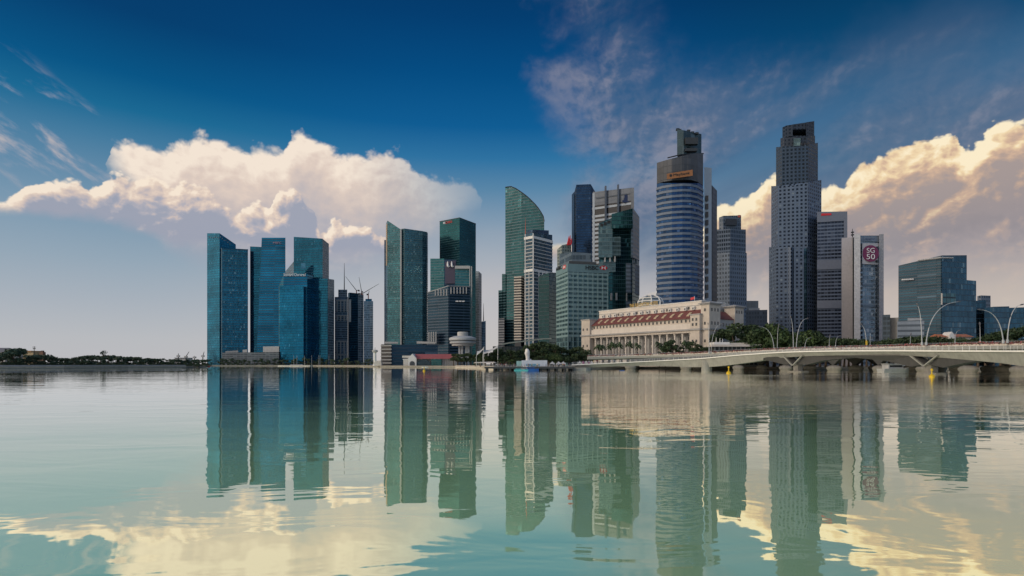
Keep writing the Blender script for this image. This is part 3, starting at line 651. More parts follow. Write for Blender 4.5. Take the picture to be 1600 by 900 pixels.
# ------------------------------------------------------------------ the middle group
curve_g = facade('curved_green_glass', (0.04, 0.155, 0.185), (0.085, 0.18, 0.20), 4.0, 3.0, 0.30, 0.06, 0.75, 0.10, 0.30, 0.012, 0.012, big=0.3)
t = Tower('curved_tower', 'tall green glass tower whose roof sweeps down in a curve to the right', 'tower', 820, 800)
prof = [(789.6, 292.8), (793, 292.0), (798.7, 291.6), (806, 294.5), (815, 300.5), (823, 306.5), (829, 312), (836, 319), (841, 325), (845, 331), (849, 338), (850.4, 346)]
t.vol('main_slab', [(u, 815 - (u - 789) * 0.5 + abs(u - 815) * 0.12, v) for u, v in prof], curve_g, 44, shrink=1.0)
m = MB()
pts = [W(u, v, 815 - (u - 789) * 0.5 + abs(u - 815) * 0.12 - 0.5) - t.o for u, v in prof]; m.tube(pts, 0.7, 5); m.build('roof_edge', dark_metal, t.root)
t.vol('left_wing', [(784.3, 822, 428), (790, 816, 428)], curve_g, 24)
t.vol('low_left_wing', [(778.8, 826, 453.7), (785, 820, 453.5)], curve_g, 24)
t = Tower('office_tower', 'grey striped slab low at the left foot of the curved green tower', 'tower', 783, 800)
t.vol('main_slab', [(778.5, 806, 498), (788, 803, 497)], facade('grey_stripes', (0.06, 0.08, 0.11), (0.40, 0.38, 0.38), 3.6, 20, 0.5, 0.02, 0.4, 0.3, 0.2), 18)

cream_b = plain('cream_balcony', (0.60, 0.55, 0.48), 0.7, var=0.12)
t = Tower('balcony_tower', 'low cream tower ringed with balconies, left of the white framed tower', 'tower', 812, 760)
YL, YF, YR = corner(803.5, 814, 819.8, 756, 25)
t.vol('core', [(804.3, YL, 432), (814, YF + 1, 431.5), (819.4, YR, 432)], dark_glass, 20)
t.bands('balcony', [(804.0, YL), (814, YF + 1), (819.6, YR)], frange(Z(531, 760), Z(433, 760), 3.55), 1.55, 0.8, cream_b, 20)

wf_glass = facade('white_framed_glass', (0.06, 0.14, 0.22), (0.05, 0.10, 0.15), 3.8, 2.0, 0.2, 0.10, 0.75, 0.10, 0.5, 0.02, 0.06, big=0.2)
t = Tower('framed_tower', 'blue glass tower in white frames with a thin red and white spire', 'tower', 840, 730)
YL, YF, YR = corner(819.8, 833, 863, 726, 42)
fr = [(819.8, YL, 366), (833, YF, 364), (863, YR, 367)]
t.vol('main_slab', fr, wf_glass, 26)
t.vol('crown', [(823, YL - 2, 360), (833, YF + 2, 358.8), (857.5, YR, 360)], navy_glass, 18, vbot=367)
t.bands('floor_band', [(819.8, YL), (833, YF), (863, YR)], [Z(v, YF) for v in frange(372, 529, 5.6)], 1.05, 0.35, pale_conc, 26)
t.bands('white_band', [(819.6, YL), (833, YF), (863.2, YR)], [Z(v, YF) for v in (424, 372.5)], 3.4, 0.7, white_paint, 26)
def pier(t, u, Y, v0, v1, w, mat, part='white_pier', d=1.2):
    x = X(u, Y) - t.o.x; y = Y - t.o.y
    return MB().box(x - w / 2, x + w / 2, y - d, y + 0.6, (GROUND if v1 is None else Z(v1, Y)) - t.o.z, Z(v0, Y) - t.o.z).build(part, mat, t.root)
pier(t, 820.6, YL - 0.6, 366, None, 1.3, white_paint); pier(t, 833, YF - 0.4, 365, None, 1.5, white_paint)
pier(t, 826.5, (YL + YF) / 2, 424, None, 1.0, white_paint); pier(t, 842, YF + (YR - YF) * 0.3, 424, None, 1.5, white_paint); pier(t, 847.5, YF + (YR - YF) * 0.48, 424, None, 1.5, white_paint)
m = MB(); x, y = X(821.2, YL) - t.o.x, YL - t.o.y + 4; m.tube([(x, y, Z(366, YL) - t.o.z), (x, y, Z(355, YL) - t.o.z), (x, y, Z(339, YL) - t.o.z)], [0.7, 0.5, 0.15], 6); m.build('spire', red_steel, t.root)
teal_mono = facade('dark_teal_wall', (0.025, 0.09, 0.11), (0.02, 0.07, 0.09), 4.0, 2.0, 0.15, 0.1, 0.7, 0.12, 0.2, 0.008, 0.0, big=0.2)
t = Tower('office_tower', 'plain dark teal slab between the white framed tower and the hexagon sign bank', 'tower', 856, 600)
YL, YF, YR = corner(841.5, 858, 869.3, 596, 30)
t.vol('main_slab', [(841.5, YL, 432), (858, YF, 426), (870, YR + 4, 426)], teal_mono, 20)
t.vol('right_face', [(858.2, YF - .6, 426.6), (869.6, YR - 0.6, 426.6)], facade('teal_side', (0.06, 0.16, 0.18), (0.07, 0.17, 0.19), 4.0, 2.2, 0.1, 0.05, 0.6, 0.15, 0.15), 5)

# bank with the hexagon sign
mint = plain('mint_spandrel', (0.21, 0.32, 0.33), 0.45, 0.1, var=0.15)
mint_d = plain('mint_spandrel_front', (0.16, 0.26, 0.28), 0.45, 0.1, var=0.15)
hs_glass = facade('bank_window_band', (0.06, 0.15, 0.17), (0.12, 0.22, 0.23), 4.0, 2.3, 0.2, 0.28, 0.6, 0.12, 0.6, 0.02, 0.12, (0.25, 0.36, 0.36), big=0.2)
t = Tower('bank_building', 'mint green banded bank building with black and red roof lettering', 'building', 905, 490)
YL, YF, YR = corner(869.6, 887.5, 950, 482, 74)
vR = V0 - (V0 - 412) * YF / YR; fr = [(869.6, YL, V0 - (V0 - 412) * YF / YL), (887.5, YF, 412), (950, YR, vR)]
t.vol('main_block', fr, hs_glass, 30)
zs = frange(Z(526, YF), Z(427, YF), 3.72)
t.bands('spandrel_band', [(869.6, YL), (887.5, YF), (950, YR)], zs, 1.75, 0.3, mint, 30)
t.bands('sign_band', [(869.5, YL), (887.5, YF), (950.1, YR)], [Z(424.5, YF)], Z(412, YF) - Z(424.5, YF), 0.5, mint_d, 30)
for k in range(9):
    f = k / 8; u = 887.5 + f * 62.0; pier(t, u, YF + (YR - YF) * f - 0.05, 425, None, 0.55, mint, 'mullion', 0.5)
for k in range(4):
    f = k / 4; u = 869.8 + f * 17.5; pier(t, u, YL + (YF - YL) * f - 0.05, 425, None, 0.5, mint, 'mullion', 0.5)
t.vol('upper_setback', [(874, YL + 20, 397), (893, YF + 18, 393.5), (924, YR + 8, 396)], facade('setback_wall', (0.10, 0.15, 0.19), (0.18, 0.23, 0.27), 6, 3, 0.4, 0.1, 0.4, 0.2, 0.2), 18, vbot=418)
t.vol('plant_ledge', [(889, YF + 8, 407.5), (932, YR - 4, 409.5)], dark_metal, 10, vbot=414)
black = plain('sign_black', (0.02, 0.02, 0.022), 0.5)
def on_right(u): f = (u - 887.5) / 62.5; return (u, YF + (YR - YF) * f)
t.text('sign_lettering', 'HSBC', on_right(914.5), on_right(934.5), 421.3, 414.8, black, out=0.75)
def hexagon(t, a, b, v0, v1, mat_w, mat_r):
    Y = a[1]; A = Vector((X(*a), a[1], 0)); B = Vector((X(*b), b[1], 0)); e = (B - A); n = Vector((e.y, -e.x, 0)).normalized(); z0, z1 = Z(v1, Y), Z(v0, Y); zc = (z0 + z1) / 2
    def P(s, z, o): p = A + e * s + n * o; return (p.x - t.o.x, p.y - t.o.y, z - t.o.z)
    def plate(pts, o0, o1, name, mat):
        m = MB(); f = [P(s, z, o1) for s, z in pts]; g = [P(s, z, o0) for s, z in pts]
        m.face(f)
        for i in range(len(pts)): j = (i + 1) % len(pts); m.face([g[i], g[j], f[j], f[i]])
        return m.build(name, mat, t.root)
    plate([(0.25, z0), (0.75, z0), (0.75, z1), (0.25, z1)], 0.65, 0.75, 'emblem_ground', mat_w)
    plate([(0.0, zc), (0.25, z0), (0.25, z1)], 0.65, 0.8, 'emblem', mat_r); plate([(0.75, z0), (1.0, zc), (0.75, z1)], 0.65, 0.8, 'emblem', mat_r)
    plate([(0.25, z1), (0.5, zc), (0.75, z1)], 0.77, 0.85, 'emblem', mat_r); plate([(0.25, z0), (0.75, z0), (0.5, zc)], 0.77, 0.85, 'emblem', mat_r)
hexagon(t, on_right(936), on_right(949), 415, 421.6, sign_white, sign_red)
lf = lambda u: (u, YL + (YF - YL) * (u - 869.6) / 17.9)
hexagon(t, lf(880), lf(886), 415.5, 421.8, sign_white, sign_red)
t.text('sign_lettering', 'HSBC', lf(870.8), lf(879), 423.5, 418, black, out=0.75)

t = Tower('office_tower', 'low pale building with a red emblem on its roof, behind the hexagon sign bank', 'building', 882, 640)
t.vol('main_block', [(870.5, 650, 390), (878, 642, 383), (892.5, 646, 380)], facade('pale_office', (0.14, 0.20, 0.20), (0.40, 0.42, 0.36), 3.6, 3.0, 0.4, 0.35, 0.4, 0.2, 0.3), 20)
m = MB()
for k, (a, b) in enumerate((((886.5, 383), (889, 369)), ((889, 383), (891, 367.5)), ((891.5, 383), (893.2, 372)))):
    m.tube([W(*a, 643) - t.o, W((a[0] + b[0]) / 2 + 0.6, (a[1] + b[1]) / 2, 643) - t.o, W(*b, 643) - t.o], [0.9, 1.0, 0.3], 5)
m.build('roof_emblem', sign_red, t.root)

t = Tower('office_tower', 'plain navy slab tower with clipped shoulders, left of the white striped tower', 'tower', 912, 880)
fr = [(893.7, 892, 303.8), (897.8, 884, 299), (900.5, 880, 288.6), (923, 878, 287.7), (927, 882, 296), (930, 890, 299.5)]
t.vol('main_slab', fr, navy_glass, 34)
t.vol('left_shoulder', [(893.4, 891, 304), (897.4, 883, 303)], plain('navy_edge', (0.03, 0.07, 0.13), 0.3, 0.4), 12)

w_stripe = plain('white_spandrel', (0.36, 0.41, 0.47), 0.6, var=0.1)
grey_clad = facade('grey_crown_cladding', (0.17, 0.20, 0.25), (0.16, 0.19, 0.23), 6, 8, 0.05, 0.03, 0.1, 0.5, 0.1, 0.0, 0)
t = Tower('striped_tower', 'white striped tower with two upright roof fins and a dark blue figure emblem', 'tower', 958, 720)
YA, YB = 726, 700
yy = lambda u: YA + (YB - YA) * (u - 926) / 64
vt = lambda u: 300.0 - (u - 926) / 64 * 7
t.vol('core', [(926, YA, 318), (990, YB, 314)], dark_glass, 30)
zs = []
z = Z(470, 713)
while z < Z(334, 713): zs.append(z); z += 5.3
t.bands('white_band', [(926, YA), (990, YB)], zs, 2.7, 0.5, w_stripe, 30)
t.bands('white_band', [(926, YA), (990, YB)], [Z(328, YA) , ], 2.6, 0.5, w_stripe, 30)
t.vol('crown', [(926.2, YA - 0.8, 300), (990.2, YB - 0.8, 293)], grey_clad, 30, vbot=317.5)
t.vol('edge_wall', [(925.8, YA - 1.2, 302), (929.2, YA - 2.2, 301.6)], w_stripe, 28)
t.vol('edge_wall', [(986, YB + 0.6, 294), (990.6, YB - 1.2, 293.2)], grey_clad, 28)
t.vol('crown_slot', [(931, yy(931) - 1.5, 308.3), (985, yy(985) - 1.5, 302.3)], plain('slot_shadow_gap', (0.08, 0.10, 0.13), 0.7), 1.2, vbot=306.8)
for u, v in ((945.9, 291.5), (965.4, 289.4)):
    pier(t, u, yy(u) - 1.0, v, 345, 2.0, grey_clad, 'roof_fin', 3.2)
m = MB()
for (u0, u1, v0, v1) in ((975, 981, 305, 310), (974, 982, 310, 313.5), (971.5, 984.5, 313.5, 317)):
    m.box(X(u0, yy(u0)) - t.o.x, X(u1, yy(u1)) - t.o.x, yy(978) - 2.0 - t.o.y, yy(978) - 1.2 - t.o.y, Z(v1, 705) - t.o.z, Z(v0, 705) - t.o.z)
m.build('emblem', sign_blue, t.root)

# angular tower of stacked glass boxes
ang = facade('sage_panel_glass', (0.15, 0.25, 0.26), (0.20, 0.29, 0.30), 4.0, 1.8, 0.2, 0.08, 0.5, 0.15, 0.4, 0.02, 0.05, big=0.2)
ang_d = facade('dark_notch_glass', (0.03, 0.13, 0.15), (0.02, 0.08, 0.10), 4.0, 1.8, 0.15, 0.08, 0.8, 0.08, 0.25, 0.01, 0.03)
ang_r = facade('grey_striped_side', (0.20, 0.24, 0.27), (0.30, 0.34, 0.37), 4.0, 20, 0.5, 0.01, 0.3, 0.3, 0.2, 0.01, 0.0)
t = Tower('angular_tower', 'faceted glass tower of stepped pale and dark boxes behind the old hotel', 'tower', 968, 560)
Y = 560
t.vol('core', [(936, Y + 6, 349), (957, Y + 4, 340), (988, Y + 4, 330), (998.6, Y + 22, 341)], ang_d, 26)
t.vol('pale_box', [(935, Y, 351.5), (957, Y - 1, 341)], ang, 6, vbot=402)
t.vol('pale_box', [(956.7, Y - 0.6, 370), (970, Y, 369.4)], ang, 5, vbot=400)
t.vol('sign_box', [(955.5, Y - 4, 334.5), (988.5, Y - 4, 325.5)], ang_d, 9, vbot=356.5)
t.vol('right_face', [(986, Y + 1, 327), (989, Y + 1.5, 325), (999, Y + 20, 339)], ang_r, 10, vbot=404)
t.vol('pale_box', [(936, Y + 2, 409), (962, Y + 1, 408)], ang, 4, vbot=425)
t.vol('right_face', [(978, Y + 1, 411), (985, Y + 2, 411), (999.2, Y + 20, 415)], ang_r, 10, vbot=459)
t.vol('right_face', [(978, Y + 1, 470), (985, Y + 2, 470), (998.6, Y + 20, 472)], ang_r, 10)
for u in (945, 953, 960.5): pier(t, u, Y + 1, 398, 409.5, 1.3, pale_conc, 'open_floor_pier')
for u in (987, 991, 995): pier(t, u, Y + 3 + (u - 985) * 1.2, 402, 412, 1.2, pale_conc, 'open_floor_pier')
for u in (955, 963): pier(t, u, Y + 1, 458, 469, 1.6, pale_conc, 'open_floor_pier')
for k in range(5): pier(t, 979 + k * 3.7, Y + 2 + k * 4, 458, 471, 0.8, pale_conc, 'open_floor_pier')
for k, s_ in enumerate((938, 943.5, 949)):
    m = MB(); m.box(X(s_, Y - 1.2) - t.o.x, X(s_ + 4.4, Y - 1.2) - t.o.x, -1.7, -0.9, Z(354 - k * 2.4, Y) - t.o.z, Z(350 - k * 2.4, Y) - t.o.z); m.build('sign_strip', black, t.root)

# ------------------------------------------------------------------ the round-fronted bank tower with the orange sign
mb_glass = facade('blue_ribbon_glass', (0.03, 0.10, 0.26), (0.02, 0.06, 0.14), 4.0, 2.0, 0.06, 0.08, 0.8, 0.08, 0.5, 0.02, 0.04, big=0.3)
ribbon = plain('grey_ribbon', (0.12, 0.155, 0.215), 0.5, 0.1, var=0.15)
crown_m = facade('brown_grey_crown', (0.075, 0.085, 0.105), (0.055, 0.065, 0.08), 5, 3, 0.06, 0.03, 0.2, 0.4, 0.25, 0.005, 0)
t = Tower('bank_tower', 'tall blue banded tower with an orange sign under its sloping crown', 'tower', 1062, 430)
g = [(1026.2, 439), (1036, 434.5), (1050, 431), (1066, 429), (1079, 429.6), (1090, 434), (1098.4, 443)]
gt = [(1026.2, 446, 254.5), (1036, 436, 251.5), (1050, 430, 247.6), (1066, 428, 243.5), (1079, 430, 240.7), (1090, 437, 239.2), (1098.4, 450, 241)]
t.vol('shaft', [(u, Y, 286) for u, Y in g], mb_glass, 26, shrink=0.9)
t.vol('crown', [(1026.4, 438.6, 254.5), (1036, 434, 251.5), (1050, 430.5, 247.6), (1066, 428.5, 243.5), (1079, 429.1, 240.7), (1090, 433.5, 239.2), (1098.6, 442.4, 240)], crown_m, 26, vbot=284, shrink=0.9)
zs = frange(3.0, Z(290, 430), 4.02)
t.bands('ribbon_band', g, zs, 1.75, 0.45, ribbon, 26)
t.vol('roof_box', [(1058, 446, 202), (1068, 444, 203.5), (1096, 452, 209.5)], facade('roof_box_glass', (0.05, 0.10, 0.13), (0.06, 0.11, 0.14), 5, 4, 0.1, 0.05, 0.5, 0.2, 0.2), 14, vbot=244)
m = MB()
for (u0, u1, v0, v1) in ((1070, 1087, 217, 227), (1070, 1086, 233.5, 238)):
    m.box(X(u0, 444) - t.o.x, X(u1, 448) - t.o.x, 12.2, 16, Z(v1, 445) - t.o.z, Z(v0, 445) - t.o.z)
m.build('louvre', dark_metal, t.root)
m = MB()
for u, h in ((1060, 1.0), (1063, 0.7), (1077, 1.6), (1083, .8), (1090, 0.9)):
    x = X(u, 447) - t.o.x; z = Z(202 + (u - 1058) * 0.2, 447) - t.o.z; m.box(x - 1.2, x + 1.2, 18, 20, z, z + h + 0.5)
m.build('roof_plant', dark_metal, t.root)
m = MB(); m.tube([W(1043, 246.8, 436) - t.o, W(1062, 242, 434) - t.o, W(1099, 240, 446) - t.o], 0.5, 5); m.build('roof_rail', dark_metal, t.root)
orange = plain('orange_sign', (0.28, 0.12, 0.045), 0.5, var=0.1)
sa, sb = (1041, 433.2), (1081.5, 430.4)
ya, yb = 431.5, 427.0
m = MB(); A, B = Vector((X(1041, 431), 431, 0)), Vector((X(1081, 428.5), 428.5, 0)); e = (B - A).normalized(); n_ = Vector((e.y, -e.x, 0))
za0, za1, zb0, zb1 = Z(282.5, 431), Z(274, 431), Z(277, 428.5), Z(267.6, 428.5)
def slab(m, A, B, n_, off, th, za0, za1, zb0, zb1, o):
    P = lambda p, d, z: (p.x + n_.x * d - o.x, p.y + n_.y * d - o.y, z - o.z)
    f = [P(A, off + th, za0), P(B, off + th, zb0), P(B, off + th, zb1), P(A, off + th, za1)]; b = [P(A, off, za0), P(B, off, zb0), P(B, off, zb1), P(A, off, za1)]
    m.face(f)
    for i in range(4): j = (i + 1) % 4; m.face([b[i], b[j], f[j], f[i]])
slab(m, A, B, n_, 3.2, 0.5, za0, za1, zb0, zb1, t.o); m.build('sign_board', orange, t.root)
a = A + e * 4.6; b2 = A + e * 16.4; a.z = 0; b2.z = (zb0 - za0) * (11.8 / (B - A).length)
lettering('sign_lettering', 'Maybank', t.root, a, b2, za0 + 1.35, za1 - 0.3, black, 0.2, 3.75)
m = MB(); c = A + e * 2.8 + n_ * 3.9; m.lathe([(0.02, -0.1), (1.0, -0.05), (1.0, 0.05), (0.02, 0.1)], 10)
me = m.mesh('sign_emblem', black); me.transform(Matrix.Translation((c.x - t.o.x, c.y - t.o.y, (za0 + za1) / 2 + 0.6 - t.o.z)) @ Matrix.Rotation(R(90), 4, 'X')); link('sign_emblem', me, t.root)
# white stair slab and dark rear slab beside it
t.vol('stair_slab', [(1100.4, 456, 261), (1112, 462, 262.5)], w_stripe, 14)
m = MB(); x = X(1103.6, 458) - t.o.x
for z in frange(Z(466, 458), Z(305, 458), 6.4): m.box(x - 1.0, x + 0.9, 25.6, 28.4, z - t.o.z, z + 4.2 - t.o.z)
m.build('window', dark_glass, t.root)
t.vol('rear_slab', [(1109, 470, 287), (1113, 468, 290), (1120.4, 478, 298)], facade('dark_rear_wall', (0.06, 0.07, 0.09), (0.09, 0.10, 0.12), 4, 2, 0.3, 0.2, 0.3, 0.3, 0.2), 16)

t = Tower('grid_tower', 'grey grid windowed tower with stepped top, right of the orange sign tower', 'tower', 1143, 540)
zg = facade('grey_window_grid', (0.06, 0.09, 0.13), (0.19, 0.235, 0.30), 4.0, 2.6, 0.48, 0.45, 0.5, 0.2, 0.5, 0.02, 0.05)
zg_d = facade('grey_window_grid_dense', (0.05, 0.08, 0.12), (0.15, 0.19, 0.25), 4.0, 2.0, 0.40, 0.35, 0.5, 0.2, 0.5, 0.02, 0.05)
t.vol('lower_shaft', [(1118, 545, 395), (1140, 537, 394.6), (1166.8, 546, 395)], zg, 30)
t.vol('upper_shaft', [(1119.5, 549, 358.5), (1141, 543, 357.8), (1165.4, 550, 358.6)], zg_d, 26, vbot=396)
t.vol('crown', [(1123.4, 552, 340), (1130, 549, 337.2), (1158, 551, 336.4)], zg_d, 20, vbot=359)
m = MB(); m.box(X(1134, 548) - t.o.x, X(1151, 548) - t.o.x, 7, 10, Z(352, 548) - t.o.z, Z(342, 548) - t.o.z); m.build('crown_opening', dark_glass, t.root)
t.vol('roof_sign', [(1153, 550, 336), (1157, 550, 335.8)], red_steel, 1, vbot=339.5)

t = Tower('office_block', 'low grey blue block in the gap right of the grey grid tower', 'building', 1175, 600)
t.vol('main_block', [(1162, 604, 470), (1185, 600, 470)], facade('blank_grey', (0.16, 0.20, 0.25), (0.20, 0.24, 0.29), 6, 6, 0.1, 0.05, 0.2, 0.4, 0.15), 24)
t = Tower('office_block', 'dark low office block left of the tallest tower with a small roof plant', 'building', 1183, 500)
t.vol('main_block', [(1165, 502, 485), (1199, 498, 484)], facade('dark_office', (0.05, 0.07, 0.10), (0.08, 0.10, 0.13), 3.6, 2.2, 0.4, 0.3, 0.3, 0.3, 0.3), 24)
t.vol('roof_box', [(1170, 504, 481.5), (1187, 504, 481.5)], grey_conc, 10, vbot=486)

# ------------------------------------------------------------------ the tallest tower
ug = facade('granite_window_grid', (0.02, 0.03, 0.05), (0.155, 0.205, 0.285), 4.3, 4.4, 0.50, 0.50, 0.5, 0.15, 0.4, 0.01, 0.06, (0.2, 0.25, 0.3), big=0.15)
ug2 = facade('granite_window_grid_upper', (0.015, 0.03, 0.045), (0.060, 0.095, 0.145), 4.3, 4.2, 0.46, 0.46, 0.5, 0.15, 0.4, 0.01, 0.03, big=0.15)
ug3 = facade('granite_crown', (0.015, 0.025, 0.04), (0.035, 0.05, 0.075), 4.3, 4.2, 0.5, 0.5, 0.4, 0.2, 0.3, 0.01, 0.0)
t = Tower('skyscraper', 'tallest grey stone tower of all, stepped shaft with an open slotted crown', 'tower', 1242, 660)
t.vol('left_shaft', [(1201.5, 680, 386), (1213, 660, 386), (1235, 654, 386)], ug, 40)
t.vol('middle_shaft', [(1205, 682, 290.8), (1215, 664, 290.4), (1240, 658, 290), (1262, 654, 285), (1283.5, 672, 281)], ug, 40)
t.vol('corner_shaft', [(1201.6, 681, 386), (1215, 662, 386), (1236, 653, 386), (1240, 655, 386)], ug, 36)
t.vol('centre_shaft', [(1240.5, 652, 388), (1256, 650, 388)], ug, 20)
t.vol('right_shaft', [(1261, 652, 386), (1279, 668, 386)], ug, 30)
for u0, u1, Y_ in ((1236, 1240.6, 655.5), (1256, 1260.8, 653)):
    t.vol('glass_recess', [(u0, Y_, 388), (u1, Y_, 388)], facade('recess_glass', (0.05, 0.14, 0.19), (0.06, 0.13, 0.17), 4.3, 3, 0.2, 0.05, 0.7, 0.12, 0.2), 6)
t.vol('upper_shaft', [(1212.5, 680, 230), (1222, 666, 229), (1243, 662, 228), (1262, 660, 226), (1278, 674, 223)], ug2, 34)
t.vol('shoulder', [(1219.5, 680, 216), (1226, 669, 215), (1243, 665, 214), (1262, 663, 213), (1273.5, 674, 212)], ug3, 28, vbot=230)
# crown: two piers, a lintel and a sill round an open slot
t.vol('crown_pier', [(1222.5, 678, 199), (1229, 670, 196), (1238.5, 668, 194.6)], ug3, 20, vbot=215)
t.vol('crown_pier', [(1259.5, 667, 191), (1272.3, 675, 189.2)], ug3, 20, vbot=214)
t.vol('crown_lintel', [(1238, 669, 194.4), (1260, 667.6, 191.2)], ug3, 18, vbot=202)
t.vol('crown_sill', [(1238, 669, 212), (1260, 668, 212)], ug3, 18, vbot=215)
t.vol('crown_back', [(1238, 684, 200), (1260, 684, 199)], dark_glass, 3, vbot=214)
t.vol('crown_light', [(1240, 661.5, 216.5), (1251, 661, 216)], ang, 4, vbot=228)
for k in range(3):
    m = MB(); x = X(1252 + k * 5, 661) - t.o.x; m.box(x - 1.3, x + 1.3, 0.2 + k * .3, 2, Z(227 , 661) - t.o.z, Z(223.5, 661) - t.o.z); m.build('crown_window', dark_glass, t.root)

t = Tower('slab_tower', 'grey slab tower with wide blank bands and a small red sign, right of the tallest', 'tower', 1302, 640)
ob = facade('grey_ribbed_wall', (0.04, 0.055, 0.09), (0.17, 0.205, 0.28), 3.9, 3.4, 0.45, 0.10, 0.5, 0.2, 0.4, 0.02, 0.08)
t.vol('main_slab', [(1277, 644, 332), (1323.6, 636, 331)], ob, 26)
sl_m = plain('slab_cladding', (0.14, 0.165, 0.22), 0.6, var=0.12)
slot = plain('slab_shadow_slot', (0.05, 0.06, 0.09), 0.5)
for v0, v1 in ((331.5, 346), (407, 420.5), (470, 481.5)):
    t.vol('blank_band', [(1276.6, 643.2, v0 - 0.5), (1324, 635.2, v0 - 1.2)], sl_m, 24, vbot=v1)
t.vol('edge_wall', [(1318.5, 636, 333), (1324, 635, 332.4)], sl_m, 22)
t.vol('roof_sign', [(1283, 641.8, 333.6), (1299, 639, 333.2)], sign_red, 1, vbot=336.6)

t = Tower('blank_tower', 'pale blank walled slab left of the round purple sign, with a roof mast', 'tower', 1326, 600)
pink = plain('pale_pink_wall', (0.42, 0.41, 0.44), 0.7, var=0.12)
t.vol('main_slab', [(1315, 604, 372), (1334.5, 600, 370.5)], pink, 20)
t.vol('dark_joint', [(1332.2, 599.2, 371), (1334.4, 599, 371)], dark_metal, 2)
m = MB(); x = X(1332, 605) - t.o.x
m.tube([(x, 5, Z(371, 605) - t.o.z), (x, 5, Z(357.5, 605) - t.o.z)], [0.5, 0.25], 6)
for z in (363, 367): m.lathe([(1.4, Z(z, 605) - t.o.z - 0.6), (1.6, Z(z, 605) - t.o.z), (1.4, Z(z, 605) - t.o.z + 0.6)], 8, (x, 5))
m.build('mast', dark_metal, t.root)
t = Tower('poster_tower', 'white piered tower carrying a round purple sign on a pale panel', 'tower', 1358, 560)
YA, YB = 562, 566
sg = facade('blue_grey_panels', (0.24, 0.33, 0.42), (0.38, 0.45, 0.52), 4.0, 2.4, 0.3, 0.10, 0.5, 0.15, 0.45, 0.02, 0.10, (0.4, 0.45, 0.5), big=0.2)
t.vol('main_slab', [(1344, YA + 2, 368), (1374, YB + 2, 368)], sg, 22)
t.vol('left_pier', [(1334.6, YA, 366), (1344.3, YA - 1, 366)], plain('left_pier_white', (0.58, 0.58, 0.59), 0.6), 24)
t.vol('right_pier', [(1373.4, YB - 1, 366), (1380.8, YB, 365.6)], plain('right_pier_stone', (0.40, 0.39, 0.40), 0.7), 24)
t.vol('top_band', [(1344.4, YA + 1, 369.4), (1373.2, YB + 1, 369.4)], plain('steel_blue_band', (0.17, 0.22, 0.29), 0.5), 3, vbot=377)
for v in (443.5, 476.5): t.vol('blank_band', [(1344.6, YA + 1.2, v), (1373, YB + 1.2, v)], plain('blank_band_panel', (0.13, 0.18, 0.24), 0.5), 1.5, vbot=v + 3)
for u in (1346.0, 1371.4):
    m = MB(); x = X(u, 563.6) - t.o.x
    for v in range(385, 528, 7): m.box(x - 0.9, x + 0.9, 3.2, 5, Z(v + 4, 563) - t.o.z, Z(v, 563) - t.o.z)
    m.build('window', dark_glass, t.root)
poster = t.vol('poster_panel', [(1347.2, YA + 0.4, 380), (1372.8, YB + 0.0, 380)], plain('poster_pale', (0.50, 0.49, 0.51), 0.6, var=0.05), 1.2, vbot=413)
purple = plain('poster_purple', (0.17, 0.025, 0.09), 0.6, var=0.05)
m = MB(); m.lathe([(0.02, -0.12), (8.1, -0.1), (8.1, 0.1), (0.02, 0.12)], 40); me = m.mesh('poster_disc', purple)
c = W(1360.2, 396, 562.6) - t.o
me.transform(Matrix.Translation(c) @ Matrix.Rotation(R(90), 4, 'X')); link('poster_disc', me, poster)
lettering('poster_lettering', 'SG', t.root, (X(1354.2, 562.2), 562.2, 0), (X(1366.6, 562.2), 562.2, 0), Z(395, 562), Z(387.4, 562), sign_white, 0.05, 0.12)
lettering('poster_lettering', '50', t.root, (X(1353.8, 562.2), 562.2, 0), (X(1367, 562.2), 562.2, 0), Z(405, 562), Z(396.8, 562), sign_white, 0.05, 0.12)
lettering('sign_lettering', 'Singtel', t.root, (X(1352, 562.4), 562.4, 0), (X(1366, 562.4), 562.4, 0), Z(375.4, 562), Z(371.6, 562), sign_blue, 0.1, 0.3)

# ------------------------------------------------------------------ right-hand group
t = Tower('office_block', 'grey flat topped block right of the round purple sign tower', 'building', 1390, 470)
t.vol('main_block', [(1378.5, 472, 492), (1391, 470, 491.5)], facade('grey_flat', (0.17, 0.22, 0.26), (0.20, 0.25, 0.30), 4, 3, 0.4, 0.2, 0.3, 0.4, 0.2), 20)
t.vol('right_wing', [(1390.5, 474, 496.5), (1406, 472, 496)], pale_conc, 16)
t = Tower('car_park_block', 'low pale block with level grey stripes in front of the dark glass block', 'building', 1424, 350)
t.vol('main_block', [(1402, 352, 501.5), (1444, 348, 500)], facade('pale_stripes', (0.20, 0.24, 0.28), (0.42, 0.45, 0.48), 3.2, 30, 0.6, 0.01, 0.2, 0.4, 0.2), 16)
t.vol('roof_box', [(1418, 352, 497.2), (1441, 352, 497)], pale_conc, 8, vbot=501.6)
dk = facade('slate_blue_glass', (0.06, 0.15, 0.22), (0.05, 0.11, 0.16), 4.0, 1.6, 0.15, 0.07, 0.75, 0.10, 0.35, 0.015, 0.06, (0.12, 0.22, 0.28), big=0.3, wander=0.12)
dk_l = facade('slate_blue_louvred', (0.05, 0.13, 0.20), (0.05, 0.09, 0.13), 2.0, 12.0, 0.4, 0.01, 0.7, 0.15, 0.4, 0.02, 0.03, big=0.3)
t = Tower('glass_block', 'wide dark slate glass block with a rising roofline and a square cut opening', 'building', 1465, 420)
t.vol('left_face', [(1403.8, 440, 415), (1470, 420, 399.4), (1472.5, 419.6, 399)], dk_l, 30)
t.vol('right_face', [(1471.5, 418.6, 399), (1510.6, 424, 398.7)], dk, 30)
